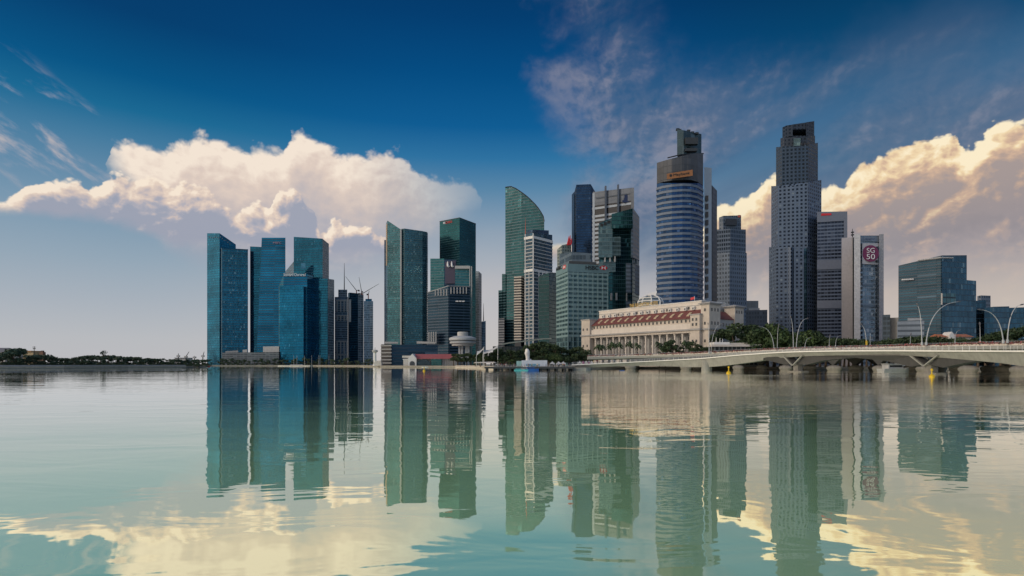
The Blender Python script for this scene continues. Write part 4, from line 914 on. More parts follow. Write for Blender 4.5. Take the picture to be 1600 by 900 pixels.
t.vol('step_wing', [(1509.5, 424.6, 437.5), (1525.3, 427, 438.8)], dk, 28)
t.vol('cut_opening', [(1472.4, 418.4, 458.5), (1493.5, 421.1, 458.5)], facade('opening_glass', (0.10, 0.22, 0.25), (0.03, 0.06, 0.08), 4.5, 3.5, 0.25, 0.12, 0.5, 0.12, 0.3), 1.0, vbot=475.5)
t.vol('opening_jamb', [(1470.2, 418.6, 458), (1472.6, 418.0, 458)], pale_conc, 1.2, vbot=476)
for k in range(6):
    m = MB(); m.box(X(1405 + k * 2.4, 438) - t.o.x, X(1406.6 + k * 2.4, 438) - t.o.x, 14.0 - k * .5, 15.4 - k * .5, Z(439, 438) - t.o.z, Z(437, 438) - t.o.z); m.build('sign_strip', sign_white, t.root)
m = MB(); m.tube([W(1434, 407, 429) - t.o, W(1470, 402.5, 418) - t.o, W(1489, 403, 420.5) - t.o], 0.5, 4); m.build('roof_light', pale_conc, t.root)
t = Tower('glass_block', 'lower long dark glass block at the right edge behind the street lamps', 'building', 1565, 430)
t.vol('left_wing', [(1524, 440, 470), (1540.5, 440, 469)], dk, 20)
t.vol('middle_wing', [(1538, 432, 481), (1552, 430, 479.2), (1577, 434, 478.6)], dk, 24)
t.vol('right_wing', [(1575, 436, 481), (1660, 436, 478)], dk, 26)
t = Tower('office_block', 'small pale grid fronted block peeping over the low glass block, far right', 'building', 1537, 560)
t.vol('main_block', [(1527, 562, 462.5), (1533, 560, 461.5), (1547.8, 562, 462)], zg, 20)
# ------------------------------------------------------------------ the old colonnaded hotel on the waterfront
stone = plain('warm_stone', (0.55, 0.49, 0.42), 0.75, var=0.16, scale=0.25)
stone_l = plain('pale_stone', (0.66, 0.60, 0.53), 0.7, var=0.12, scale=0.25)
stone_d = plain('grey_stone_and_shade', (0.36, 0.355, 0.345), 0.8, var=0.15, scale=0.25)  # grey trim stone; its dark tone also paints shade on recess and side walls
tiles = plain('red_roof_tiles', (0.18, 0.060, 0.054), 0.8, var=0.30, scale=0.6)
win_dark = plain('window_dark', (0.05, 0.055, 0.06), 0.2, spec=0.6)
warm_glass = plain('skylight_cream', (0.55, 0.43, 0.28), 0.4, var=0.1)
gold_sign = plain('gilded_letters', (0.60, 0.42, 0.14), 0.35, 0.5, var=0.05)
def build_hotel():
    LX, LY = X(912, 425), 425.0; RX, RY = X(1104, 340), 340.0
    L = math.hypot(RX - LX, RY - LY); rz = math.atan2(RY - LY, RX - LX)
    t = thing('colonnaded_hotel', 'long pale stone hotel with a colonnade and a red tiled roof', 'hotel', (LX, LY, GROUND), rz)
    g = GROUND
    def bx(part, s0, s1, y0, y1, z0, z1, mat, parent=t): return MB().box(s0, s1, y0, y1, z0 - g, z1 - g).build(part, mat, parent)
    bx('wall', 5, 97, 4.4, 40, g, 22, stone_d); bx('base_wall', 5, 97, 0, 4.4, g, 8.6, stone_l)  # darker stone on the recess wall paints the shade behind the columns
    bx('side_wing', 92, 104.4, 3, 38, g, 30.5, stone_d);  # right-facing wing coloured darker, as the side turned from the sun
    cols = []
    cm = MB(); cm.lathe([(0.95, 0), (0.95, 0.6), (0.72, 0.8), (0.74, 5), (0.62, 12.2), (0.9, 12.7), (0.95, 13.4)], 12); cme = cm.mesh('column', stone_l, smooth=False)
    n = 15
    for k in range(n):
        s = 11.2 + k * (93 - 11.2) / (n - 1); link('column', cme, t, (s, 1.3, 8.6 - g))
    wm = MB().box(-1.25, 1.25, -0.12, 0.1, 0, 4.6).box(-1.25, 1.25, -0.12, 0.1, 6.0, 10.2).mesh('window', win_dark)
    wm1 = MB().box(-1.25, 1.25, -0.12, 0.1, 0, 4.4).mesh('window', win_dark); fm1 = MB().box(-0.10, 0.10, -0.2, -0.13, 0, 4.4).box(-1.25, 1.25, -0.2, -0.13, 2.0, 2.2).mesh('window_frame', stone_l)
    for k in range(n - 1):
        s = 11.2 + (k + 0.5) * (93 - 11.2) / (n - 1)
        for z in (9.6, 15.6):
            w = link('window', wm1, t, (s, 4.35, z - g)); link('window_frame', fm1, w, (0, 0, 0))
    am = MB(); pts = [(-1.1, 0), (1.1, 0), (1.1, 2.6)] + [(1.1 * math.cos(a), 2.6 + 1.1 * math.sin(a)) for a in [math.pi * i / 8 for i in range(1, 8)]] + [(-1.1, 2.6)]
    am.face([(x, -0.1, z) for x, z in pts]); ame = am.mesh('arch_opening', win_dark)
    for k in range(n - 1): link('arch_opening', ame, t, (11.2 + (k + 0.5) * (93 - 11.2) / (n - 1), 0.02, 2.6))
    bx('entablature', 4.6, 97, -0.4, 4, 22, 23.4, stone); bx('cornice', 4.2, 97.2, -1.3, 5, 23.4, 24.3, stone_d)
    bx('parapet', 5.2, 96.6, 0.6, 39, 24.3, 27.7, stone_l); bx('upper_storey', 6, 97, 2.0, 38, 27.7, 31.2, stone)
    um = MB().box(-0.6, 0.6, -0.1, 0.1, 0, 1.7).mesh('window', win_dark)
    for k in range(27): link('window', um, t, (9 + k * 3.2, 1.97, 28.6 - g))
    # red roof, sloping up from the eaves to the attic
    m = MB(); z0, z1 = 31.2 - g, 36.8 - g
    m.face([(6.5, 0.9, z0), (99, 0.9, z0), (99, 9.2, z1), (6.5, 9.2, z1)]); m.face([(6.5, 0.9, z0 - 0.4), (99, 0.9, z0 - 0.4), (99, 0.9, z0), (6.5, 0.9, z0)])
    m.face([(6.5, 0.9, z0 - .4), (6.5, 0.9, z0), (6.5, 9.2, z1), (6.5, 9.2, z0 - .4)]); m.face([(99, 0.9, z0 - .4), (99, 9.2, z0 - .4), (99, 9.2, z1), (99, 0.9, z0)])
    rf = m.build('roof', tiles, t)
    dm = MB(); dm.prism([(-0.9, 0), (0.9, 0), (0.9, 3.2), (-0.9, 3.2)], 0.0, [0.55, 0.55, 2.6, 2.6]); dme = dm.mesh('skylight', warm_glass)
    for k in range(13): link('skylight', dme, rf, (13 + k * 6.4, 2.6, z0 + 1.2))
    bx('attic', 7, 95.2, 9, 34, 31.0, 41.7, stone_l); bx('attic_coping', 6.7, 95.5, 8.7, 34.3, 41.7, 42.2, white_paint)
    bx('attic_band', 6.9, 95.3, 8.85, 34.1, 39.2, 39.6, stone_d)
    dw = MB().box(-0.9, 0.9, -1.4, 0.4, 0, 1.9).prism([(-1.2, -1.6), (1.2, -1.6), (1.2, 0.4), (-1.2, 0.4)], 1.9, 2.2).mesh('dormer', white_paint)
    dp = MB().box(-0.5, 0.5, -1.48, -1.38, 0.3, 1.5).mesh('window', win_dark)
    for k in range(14):
        d = link('dormer', dw, t, (12 + k * 6.0, 9.0, 36.6 - g)); link('window', dp, d, (0, 0, 0))
    for k in range(9): link('window', um, t, (18 + k * 8.5, 8.9, 37.2 - g))
    # end pavilions and the corner towers
    def pavilion(part, s0, s1, y0, y1, zt, cap=None):
        p = bx(part, s0, s1, y0, y1, g, zt, stone); bx('pavilion_cornice', s0 - 0.7, s1 + 0.7, y0 - 0.7, y1 + 0.5, 23.4, 24.4, stone_d, p)
        bx('pavilion_coping', s0 - 0.4, s1 + 0.4, y0 - 0.4, y1 + 0.4, zt - 0.1, zt + 0.6, stone_d, p)
        if cap:
            m = MB(); r0 = [(s0 - 1.2, y0 - 1.2), (s1 + 1.2, y0 - 1.2), (s1 + 1.2, y1 + 1.2), (s0 - 1.2, y1 + 1.2)]; m.prism(r0, zt + 0.6 - g, zt + 1.1 - g)
            cx, cy = (s0 + s1) / 2, (y0 + y1) / 2
            for i in range(4): j = (i + 1) % 4; m.face([(*r0[i], zt + 1.1 - g), (*r0[j], zt + 1.1 - g), (cx, cy, zt + 2.4 - g)])
            m.build('pavilion_roof', stone_d, p)
        return p
    p = pavilion('pavilion', -1.5, 7.2, -0.8, 12, 35.2)
    for z in (10, 15.5, 27.5):
        for s in (0.5, 4.6): link('window', um, p, (s, -0.83, z - g))
    p = pavilion('pavilion', 94.5, 101, -1.0, 8, 32.6)
    for z in (10, 16, 26, 29):
        for s in (96.2, 98.8): link('window', um, p, (s, -1.03, z - g))
    p = pavilion('corner_tower', 100.2, 106, 1.5, 12.5, 38.4, True)
    rm = MB().box(-0.1, 0.1, -0.6, 0.6, 0, 1.9).mesh('window', win_dark)
    for z in (10, 16, 26.5, 34.5):
        for y in (4, 7, 10): link('window', rm, p, (106.03, y, z - g))
        link('window', um, p, (103, 1.47, z - g))
    p = pavilion('corner_tower', 98, 105.4, 28.5, 38, 38.0, True)
    for z in (10, 16, 26.5, 34.5):
        for y in (30.5, 33, 35.8): link('window', rm, p, (105.43, y, z - g))
    for y in range(15, 28, 3):
        for z in (10, 15, 20, 26): link('window', rm, t, (104.43, y, z - g))
    m = MB(); m.face([(104.8, 12, 30.6 - g), (104.8, 29, 30.6 - g), (99, 29, 35.6 - g), (99, 12, 35.6 - g)]); m.face([(104.8, 12, 30.2 - g), (104.8, 29, 30.2 - g), (104.8, 29, 30.6 - g), (104.8, 12, 30.6 - g)])
    m.face([(104.8, 12, 30.6 - g), (99, 12, 35.6 - g), (99, 12, 30.2 - g), (104.8, 12, 30.2 - g)])
    m.build('roof', tiles, t)
    # glazed octagonal lantern on the roof
    c = (45, 21); m = MB(); m.lathe([(8.2, 40.8 - g), (8.2, 46.4 - g), (6.9, 48.6 - g), (3.2, 50.4 - g), (0.1, 50.7 - g)], 8, c); lan = m.build('roof_lantern', plain('lantern_glass', (0.10, 0.14, 0.16), 0.15, spec=0.7), t)
    m = MB()
    for k in range(8):
        a = k / 8 * 2 * math.pi; P = lambda r, z: (c[0] + r * math.cos(a), c[1] + r * math.sin(a), z - g)
        m.tube([P(8.4, 40.8), P(8.4, 46.5), P(7.1, 48.8), P(3.3, 50.7), P(0.2, 51.0)], [0.5, 0.5, 0.45, 0.4, 0.4], 6)
    for r, z in ((8.5, 46.5), (7.1, 48.7), (3.4, 50.6), (8.5, 43.6)):
        m.tube([(c[0] + r * math.cos(k / 8 * 6.2832), c[1] + r * math.sin(k / 8 * 6.2832), z - g) for k in range(9)], 0.4, 6)
    m.build('lantern_ribs', white_paint, lan)
    me_t = lettering('sign_lettering', 'THE FULLERTON HOTEL', None, (37.5, 8.4, 0), (62.5, 8.4, 0), 42.3 - g, 44.6 - g, gold_sign, 0.3, 0.1); me_t.parent = t
    m = MB(); m.tube([(88, 12, 42 - g), (88, 12, 45.6 - g)], 0.12, 5); fp = m.build('flag_pole', white_paint, t)
    m = MB()
    for i in range(4):
        f = lambda k: (88 - k * 0.8, 12 + 0.25 * math.sin(k * 1.7), 0)
        a, b = f(i), f(i + 1); m.face([(a[0], a[1], 43.9 - g - i * 0.15), (b[0], b[1], 43.9 - g - (i + 1) * 0.15), (b[0], b[1], 45.4 - g - (i + 1) * 0.15), (a[0], a[1], 45.4 - g - i * 0.15)])
    m.build('flag', sign_red, fp)
build_hotel()
# ------------------------------------------------------------------ bridges
bridge_c = plain('bridge_concrete', (0.31, 0.31, 0.285), 0.75, var=0.24, scale=0.35)
bridge_w = plain('bridge_edge_white', (0.86, 0.85, 0.81), 0.6, var=0.08, scale=0.3)
pier_stone = plain('pier_stone', (0.22, 0.21, 0.19), 0.85, var=0.25, scale=0.7)
shade_c = plain('under_bridge_shade', (0.06, 0.06, 0.06), 0.85, var=0.2)  # bridge concrete darkened so the colour carries the shade under the decks
def table(rows, key, col):
    rows = sorted(rows)
    if key <= rows[0][0]: return rows[0][col]
    for a, b in zip(rows, rows[1:]):
        if key <= b[0]:
            f = (key - a[0]) / (b[0] - a[0]); f2 = f
            return a[col] + (b[col] - a[col]) * f2
    return rows[-1][col]
def smooth_rows(rows, n=8):
    out = []
    for i in range(len(rows) - 1):
        p0, p1, p2, p3 = rows[max(0, i - 1)], rows[i], rows[i + 1], rows[min(len(rows) - 1, i + 2)]
        for k in range(n):
            s = k / n; q = []
            for c in range(len(p1)):
                m1 = (p2[c] - p0[c]) / 2; m2 = (p3[c] - p1[c]) / 2
                q.append((2 * s**3 - 3 * s**2 + 1) * p1[c] + (s**3 - 2 * s**2 + s) * m1 + (-2 * s**3 + 3 * s**2) * p2[c] + (s**3 - s**2) * m2)
            out.append(tuple(q))
    out.append(tuple(rows[-1])); return out
class Path:
    """front edge of a deck: rows (u, Y, v of the top[, depth]) -> stations with an inward horizontal normal"""
    def __init__(s, rows, n=8):
        r = smooth_rows(rows, n); s.p = [Vector((X(q[0], q[1]), q[1], Z(q[2], q[1]))) for q in r]; s.extra = [q[3:] for q in r]; s.u = [q[0] for q in r]
        s.n = []; s.d = [0.0]
        for i in range(len(s.p)):
            t = s.p[min(i + 1, len(s.p) - 1)] - s.p[max(i - 1, 0)]; t.z = 0; t.normalize(); s.n.append(Vector((-t.y, t.x, 0)))
            if i: s.d.append(s.d[-1] + (Vector((s.p[i].x, s.p[i].y)) - Vector((s.p[i - 1].x, s.p[i - 1].y))).length)
    def at(s, dist, off=0.0):
        i = 0
        while i < len(s.d) - 2 and s.d[i + 1] < dist: i += 1
        f = (dist - s.d[i]) / max(1e-6, s.d[i + 1] - s.d[i]); return s.p[i].lerp(s.p[i + 1], f) + s.n[i].lerp(s.n[i + 1], f).normalized() * off
    def tan(s, dist):
        t = s.at(dist + 0.5) - s.at(dist - 0.5); t.z = 0; return t.normalized()
    def dist_u(s, u):
        for i in range(len(s.u) - 1):
            if s.u[i] <= u <= s.u[i + 1]: return s.d[i] + (s.d[i + 1] - s.d[i]) * (u - s.u[i]) / max(1e-6, s.u[i + 1] - s.u[i])
        return s.d[-1]
    def sweep(s, mb, sect, o, mi=0):
        """sect(i) -> closed list of (offset, dz) round the cross-section, seen with the path running right to left"""
        rings = [[(s.p[i] + s.n[i] * a + Vector((0, 0, z)) - o) for a, z in sect(i)] for i in range(len(s.p))]
        k = len(rings[0])
        for i in range(len(rings) - 1):
            for j in range(k):
                l = (j + 1) % k; mb.face([rings[i][j], rings[i][l], rings[i + 1][l], rings[i + 1][j]], [(s.d[i], j), (s.d[i], l), (s.d[i + 1], l), (s.d[i + 1], j)], mi)
        mb.face(list(reversed(rings[0])), None, mi); mb.face(rings[-1], None, mi)

# --- the slender footbridge in front
rows = [(893, 294, 569.5, 1.7), (950, 291, 567, 1.9), (1000, 287, 564.5, 2.3), (1050, 279, 562, 3.3), (1100, 267, 559, 4.3), (1150, 252, 554.5, 3.9), (1200, 235, 551, 2.6), (1240, 220, 549, 2.0), (1300, 203, 547.6, 1.75), (1350, 192, 547.2, 1.7), (1400, 182, 547, 1.75), (1450, 170, 547.2, 2.05), (1500, 158, 547.3, 2.6), (1550, 147, 547.4, 3.2), (1600, 136, 547.6, 3.8), (1700, 118, 548, 3.2), (1800, 104, 548.5, 2.4)]
JB = Path(rows, 6)
fb = thing('footbridge', 'slender pale concrete footbridge with V shaped piers, nearest the water', 'bridge', tuple(JB.p[0])); o = Vector(fb.location)
def sect(i):
    d = JB.extra[i][0]; return [(0.15, -0.42), (0.5, -0.6), (1.5, -d), (4.7, -d), (5.7, -0.6), (6.05, -0.42)]
m = MB(); JB.sweep(m, sect, o); m.build('deck', bridge_c, fb)
m = MB(); JB.sweep(m, lambda i: [(0, 0), (0, -0.40), (6.2, -0.40), (6.2, 0)], o); m.build('edge_beam', bridge_w, fb)
m = MB(); tot = JB.d[-1]
for off in (0.25, 5.95):
    for h in (0.55, 1.1):
        m.tube([JB.at(q, off) + Vector((0, 0, h)) - o for q in frange(0, tot, 3.0)], 0.045, 4)
    for q in frange(0.5, tot, 2.4):
        p = JB.at(q, off) - o; m.tube([p, p + Vector((0, 0, 1.1))], 0.05, 4, caps=False)
m.build('railing', steel, fb)
def footpier(u):
    q = JB.dist_u(u); p = JB.at(q, 3.1); t = JB.tan(q); n = Vector((-t.y, t.x, 0)); zt = p.z - JB.extra[0][0] * 0 - 1.9
    m = MB()
    def P(a, b, z): r = p + t * a + n * b; return (r.x - o.x, r.y - o.y, z - o.z)
    # pedestal block standing in the water
    for (a0, b0, z0, z1) in ((3.6, 2.4, -1.0, 0.45), (1.2, 1.8, 0.45, 3.0)):
        ring = [(-a0, -b0 + .8), (-a0 + .8, -b0), (a0 - .8, -b0), (a0, -b0 + .8), (a0, b0 - .8), (a0 - .8, b0), (-a0 + .8, b0), (-a0, b0 - .8)]
        k = len(ring)
        for i in range(k):
            j = (i + 1) % k; m.face([P(*ring[i], z0), P(*ring[j], z0), P(*ring[j], z1), P(*ring[i], z1)])
        m.face([P(*r, z1) for r in ring])
    ped = m.build('pedestal', pier_stone, fb)
    for s_ in (-1, 1):
        m = MB()
        for b in (-2.7, 2.2):
            a0, a1 = 0.0 * s_, 5.2 * s_; w = 0.28 * s_
            quad = [(a0 - w, 2.4), (a0 + w, 2.4), (a1 + w, zt + 0.3), (a1 - w, zt + 0.3)]
            f = [P(a, b, z) for a, z in quad]; g = [P(a, b + 0.6, z) for a, z in quad]
            m.face(f); m.face(list(reversed(g)))
            for i in range(4): j = (i + 1) % 4; m.face([g[i], g[j], f[j], f[i]])
        m.build('pier_arm', bridge_c, fb)
        # the haunch that runs out from the arm under the deck
        m = MB(); L_ = 30 if (s_ > 0) == (u < 1300) else 24
        pts = [(0.6 * s_, 3.0), (5.2 * s_, zt + 0.2), (L_ * s_, zt + 0.2), (L_ * s_, zt - 0.2), (14 * s_, zt - 1.6), (6 * s_, zt - 3.2)]
        def Q(a, b, z):
            r = JB.at(q + a, 3.1 + b); dz = r.z - p.z; return (r.x - o.x, r.y - o.y, z + dz * min(1, abs(a) / 10) - o.z)
        f = [Q(a, -1.5, z) for a, z in pts]; g = [Q(a, 1.5, z) for a, z in pts]
        m.face(f); m.face(list(reversed(g)))
        for i in range(len(pts)): j = (i + 1) % len(pts); m.face([g[i], g[j], f[j], f[i]])
        m.build('haunch', shade_c, fb)
footpier(1236); footpier(1440)
q = JB.dist_u(1099); p = JB.at(q, 2.6); t_ = JB.tan(q); n_ = Vector((-t_.y, t_.x, 0)); m = MB()
ring = [(2.3 * math.cos(a) * (1.0 if abs(math.cos(a)) < .9 else 1.0), 2.6 * math.sin(a)) for a in [k / 16 * 2 * math.pi for k in range(16)]]
m.prism([((p + t_ * a + n_ * b).x - o.x, (p + t_ * a + n_ * b).y - o.y) for a, b in ring], -1.0 - o.z, p.z - 1.2 - o.z); m.build('pier', bridge_c, fb)
m = MB(); m.prism([(X(895, 293) - o.x, 292.5 - o.y), (X(903, 292) - o.x, 291 - o.y), (X(916, 291) - o.x, 291 - o.y), (X(923, 293) - o.x, 293.5 - o.y), (X(923, 293) - o.x, 300 - o.y), (X(895, 293) - o.x, 318 - o.y)], -1 - o.z, 1.25 - o.z); m.build('abutment', bridge_c, fb)

# --- the arched road bridge behind it
rows = [(918, 332, 555), (1000, 327, 553), (1100, 306, 549.5), (1170, 282, 546), (1240, 259, 543.2), (1350, 232, 540.2), (1450, 207, 537.2), (1600, 176, 533.4), (1750, 150, 530), (1850, 132, 528)]
EB = Path(rows, 8)
rb = thing('road_bridge', 'long low arched road bridge with flowering planters, behind the footbridge', 'bridge', tuple(EB.p[0])); o = Vector(rb.location)
WID = 38.0; DK = -1.15
m = MB(); EB.sweep(m, lambda i: [(0, DK), (0, DK - 1.1), (1.0, DK - 1.5), (WID, DK - 1.5), (WID, DK)], o); m.build('deck', bridge_c, rb)
m = MB(); EB.sweep(m, lambda i: [(0.05, -0.55), (0.05, DK + .004), (0.9, DK + .004), (0.9, -0.55)], o); m.build('planter', stone_l, rb)
m = MB(); tot = EB.d[-1]
for h in (-0.05, 0.22): m.tube([EB.at(q_, 1.1) + Vector((0, 0, h)) - o for q_ in frange(0, tot, 3.0)], 0.05, 4)
for q_ in frange(0.5, tot, 3.0): p = EB.at(q_, 1.1) - o; m.tube([p + Vector((0, 0, DK)), p + Vector((0, 0, 0.25))], 0.06, 4, caps=False)
for h in (-0.3, 0.05): m.tube([EB.at(q_, WID - 0.6) + Vector((0, 0, h + 0.5)) - o for q_ in frange(0, tot, 3.0)], 0.09, 4)
m.build('railing', steel, rb)
rnd = random.Random(5)
fl, Nf, bf = bsdf('bougainvillea'); oi = Nf.white(Nf.vm('SNAP', Nf.n.new('ShaderNodeTexCoord').outputs['Object'], (0.5, 0.5, 0.5)))
Nf.put(bf.inputs['Base Color'], Nf.ramp(oi, [(0.0, (0.04, 0.07, 0.025)), (0.35, (0.16, 0.08, 0.05)), (0.6, (0.34, 0.09, 0.10)), (1.0, (0.50, 0.24, 0.24))])); bf.inputs['Roughness'].default_value = 0.7
m = MB()
for k in range(5200):
    q_ = rnd.uniform(0, tot) if rnd.random() < 0.8 else rnd.gauss(tot * rnd.random(), 3) % tot
    dens = mnoise.noise(Vector((q_ * 0.12, 0, 3.3)))
    if dens < -0.35 and rnd.random() < 0.7: continue
    p = EB.at(q_, rnd.uniform(-0.25, 0.9)) + Vector((0, 0, -0.6 + rnd.random() ** 1.5 * (0.65 + 0.3 * dens) - (0.35 if rnd.random() < .2 else 0))) - o
    a = Vector((rnd.gauss(0, 1), rnd.gauss(0, 1), rnd.gauss(0, 1))).normalized(); b = a.orthogonal().normalized(); c = a.cross(b); s_ = rnd.uniform(0.14, 0.30)
    m.face([p - b * s_ - c * s_ * .6, p + b * s_ - c * s_ * .6, p + b * s_ + c * s_ * .6, p - b * s_ + c * s_ * .6])
tag(m.build('flowers', fl, rb), kind='stuff')
# arches and their stone piers
stations = [EB.dist_u(u) for u in (985, 1070, 1150, 1224, 1300, 1371, 1440, 1507, 1588)]
stations.append(stations[-1] + 20)
pm = MB(); 
ell = []
for z, r in ((-1.2, 0.80), (0.2, 0.82), (0.8, 0.94), (1.3, 1.0), (1.8, 0.93), (2.2, 0.74), (2.5, 0.42), (2.6, 0.0)): ell.append((z, r))
K = 20
for (z0, r0), (z1, r1) in zip(ell, ell[1:]):
    for k in range(K):
        a, b = k / K * 2 * math.pi, (k + 1) / K * 2 * math.pi
        pm.face([(3.3 * r0 * math.cos(a), 2.2 * r0 * math.sin(a), z0), (3.3 * r0 * math.cos(b), 2.2 * r0 * math.sin(b), z0), (3.3 * r1 * math.cos(b), 2.2 * r1 * math.sin(b), z1), (3.3 * r1 * math.cos(a), 2.2 * r1 * math.sin(a), z1)])
pme = pm.mesh('pier', pier_stone)
for q_ in stations:
    t_ = EB.tan(q_)
    for off in (1.6, 18, 34):
        p = EB.at(q_, off) - o; pr = link('pier', pme, rb, (p.x, p.y, -o.z)); pr.rotation_euler = (0, 0, math.atan2(t_.y, t_.x))
for qa, qb in zip(stations, stations[1:]):
    for off in (0.6, 17, 33):
        m = MB(); n = 14; top, bot = [], []
        for k in range(n + 1):
            f = k / n; q_ = qa + (qb - qa) * f; c = EB.at(q_, off); zt = c.z + DK - 1.35; rise = (1 - (2 * f - 1) ** 2) ** 0.5 if 0 < f < 1 else 0
            zb = 2.3 + (zt - 0.45 - 2.3) * (1 - abs(2 * f - 1) ** 2.2)
            top.append((c, zt)); bot.append((c, zb))
        t0 = EB.tan((qa + qb) / 2); nn = Vector((-t0.y, t0.x, 0)) * 2.2
        for k in range(n):
            A, B = top[k], top[k + 1]; C, D = bot[k + 1], bot[k]
            P = lambda e, w: (e[0].x + nn.x * w - o.x, e[0].y + nn.y * w - o.y, e[1] - o.z)
            m.face([P(D, 0), P(C, 0), P(B, 0), P(A, 0)]); m.face([P(D, 1), P(A, 1), P(B, 1), P(C, 1)]); m.face([P(D, 0), P(D, 1), P(C, 1), P(C, 0)])
        m.build('arch_beam', shade_c, rb)

# --- tall curved street lamps on the road bridge
lamp_w = plain('lamp_white', (0.48, 0.50, 0.51), 0.4, 0.2, var=0.06)
lamp_h = plain('lamp_head', (0.12, 0.12, 0.13), 0.4, var=0.05)
def street_lamp(u, vb, ut, vt, Y, label, r=0.22, bend=0.62, head=True, colour=None):
    b = W(u, vb, Y); l = thing('street_lamp', label, 'street lamp', tuple(b), 0, 'curved street lamps along the bridges'); tip = W(ut, vt, Y) - b
    pts, rad = [], []
    for k in range(15):
        s = k / 14; c = Vector((tip.x * 0.12, 0, tip.z * (0.95 if bend > .5 else 0.8)))
        p = c * (2 * s * (1 - s)) + tip * s * s; pts.append(p); rad.append(r * 0.72 * (1 - 0.62 * s))
    pole = MB().tube(pts, rad, 8).tube([(0, 0, -0.6), (0, 0, 0.5)], r * 1.5, 8).build('pole', colour or lamp_w, l, smooth=False)
    if head:
        d = (pts[-1] - pts[-2]).normalized(); m = MB(); m.tube([tip - d * 0.1, tip + d * 0.5, tip + d * 1.1], [0.16, 0.26, 0.12], 6); m.build('lamp_head', lamp_h, l)
    return l
street_lamp(1209.5, 545, 1188.5, 510.5, 272, 'white lamp bending left in a wide arc beside the big dark tree', 0.24)
street_lamp(1214.5, 545, 1216.5, 509, 272, 'nearly straight white lamp beside the wide left bending one', 0.20, 0.3)
street_lamp(1239.7, 545, 1236, 497, 262, 'left lamp of the tall pair in front of the tallest tower', 0.26, 0.3)
street_lamp(1244, 545, 1260, 498, 262, 'right lamp of the tall pair, curving right before the tallest tower', 0.26)
street_lamp(1257.6, 543, 1265, 528, 285, 'short lamp with a small arm right of the tall pair', 0.18)
street_lamp(1295.6, 541, 1296.5, 526, 280, 'short upright lamp below the slab tower', 0.16, 0.3)
street_lamp(1305.5, 541, 1311, 525, 280, 'short lamp leaning right below the slab tower', 0.16)
street_lamp(1354, 540, 1347, 508, 238, 'tall lamp with a yellow banded foot below the round purple sign', 0.24, 0.4)
street_lamp(1359.5, 540, 1360, 521, 238, 'straight post right of the lamp with a yellow banded foot', 0.16, 0.3, False)
street_lamp(1440.5, 537, 1434, 477.5, 206, 'tall lamp bending slightly left in front of the slate glass block', 0.26, 0.4)
street_lamp(1447, 537, 1496.5, 471.5, 206, 'tall lamp sweeping far right in front of the slate glass block', 0.28)
street_lamp(1422.3, 538, 1423, 524, 235, 'short lamp in front of the pale striped block', 0.15, 0.3)
street_lamp(1492, 536, 1497, 517, 220, 'short lamp beside the white gabled roof', 0.15)
street_lamp(1531.5, 535, 1531, 508, 200, 'slim upright lamp in front of the low glass block', 0.15, 0.3)
street_lamp(1567.5, 533.5, 1533, 484, 180, 'tall lamp sweeping left in front of the low glass block', 0.24)
street_lamp(1574, 533, 1594.5, 476.5, 180, 'tall lamp sweeping right at the right edge of the bridge', 0.24)
street_lamp(1108, 551, 1106.5, 507, 300, 'tall straight grey lamp mast in front of the hotel corner tower', 0.32, 0.3)
street_lamp(1111, 551, 1128, 505.5, 300, 'grey lamp curving right in front of the hotel corner tower', 0.22)
y_ = thing('post_sleeve', 'yellow sleeve round the foot of a lamp post on the bridge', 'sleeve', tuple(W(1354, 539, 238)))
MB().lathe([(0.36, -0.2), (0.38, 0.1), (0.38, 1.7), (0.34, 1.8)], 10).build('sleeve', plain('yellow_paint', (0.62, 0.42, 0.03), 0.5), y_)
# ------------------------------------------------------------------ trees
def leaf_mat(name, dark, light, seed=0.0):
    m, N, b = bsdf(name); tc = N.n.new('ShaderNodeTexCoord').outputs['Object']
    oi = N.n.new('ShaderNodeObjectInfo').outputs['Random']
    n = N.noise(N.vm('ADD', tc, N.xyz(oi, seed, oi)), 4.0, 3, 0.6); w = N.white(N.vm('SNAP', tc, (0.03, 0.03, 0.03)))
    f = N.m('ADD', N.m('MULTIPLY', n, 0.6), N.m('ADD', N.m('MULTIPLY', w, 0.25), N.m('MULTIPLY', oi, 0.25)))
    N.put(b.inputs['Base Color'], N.ramp(f, [(0.3, dark), (0.75, light)])); b.inputs['Roughness'].default_value = 0.6; b.inputs['Specular IOR Level'].default_value = 0.25
    b.inputs['Subsurface Weight'].default_value = 0.0
    return m
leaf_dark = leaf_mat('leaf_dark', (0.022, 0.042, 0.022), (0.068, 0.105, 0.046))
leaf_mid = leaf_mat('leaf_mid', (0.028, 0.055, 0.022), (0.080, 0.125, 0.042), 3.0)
leaf_haze = leaf_mat('leaf_far_haze', (0.050, 0.088, 0.058), (0.100, 0.138, 0.085), 5.0)  # paler leaf colour paints distance haze into the far trees
bark = plain('bark', (0.12, 0.09, 0.065), 0.9, var=0.3, scale=3.0)
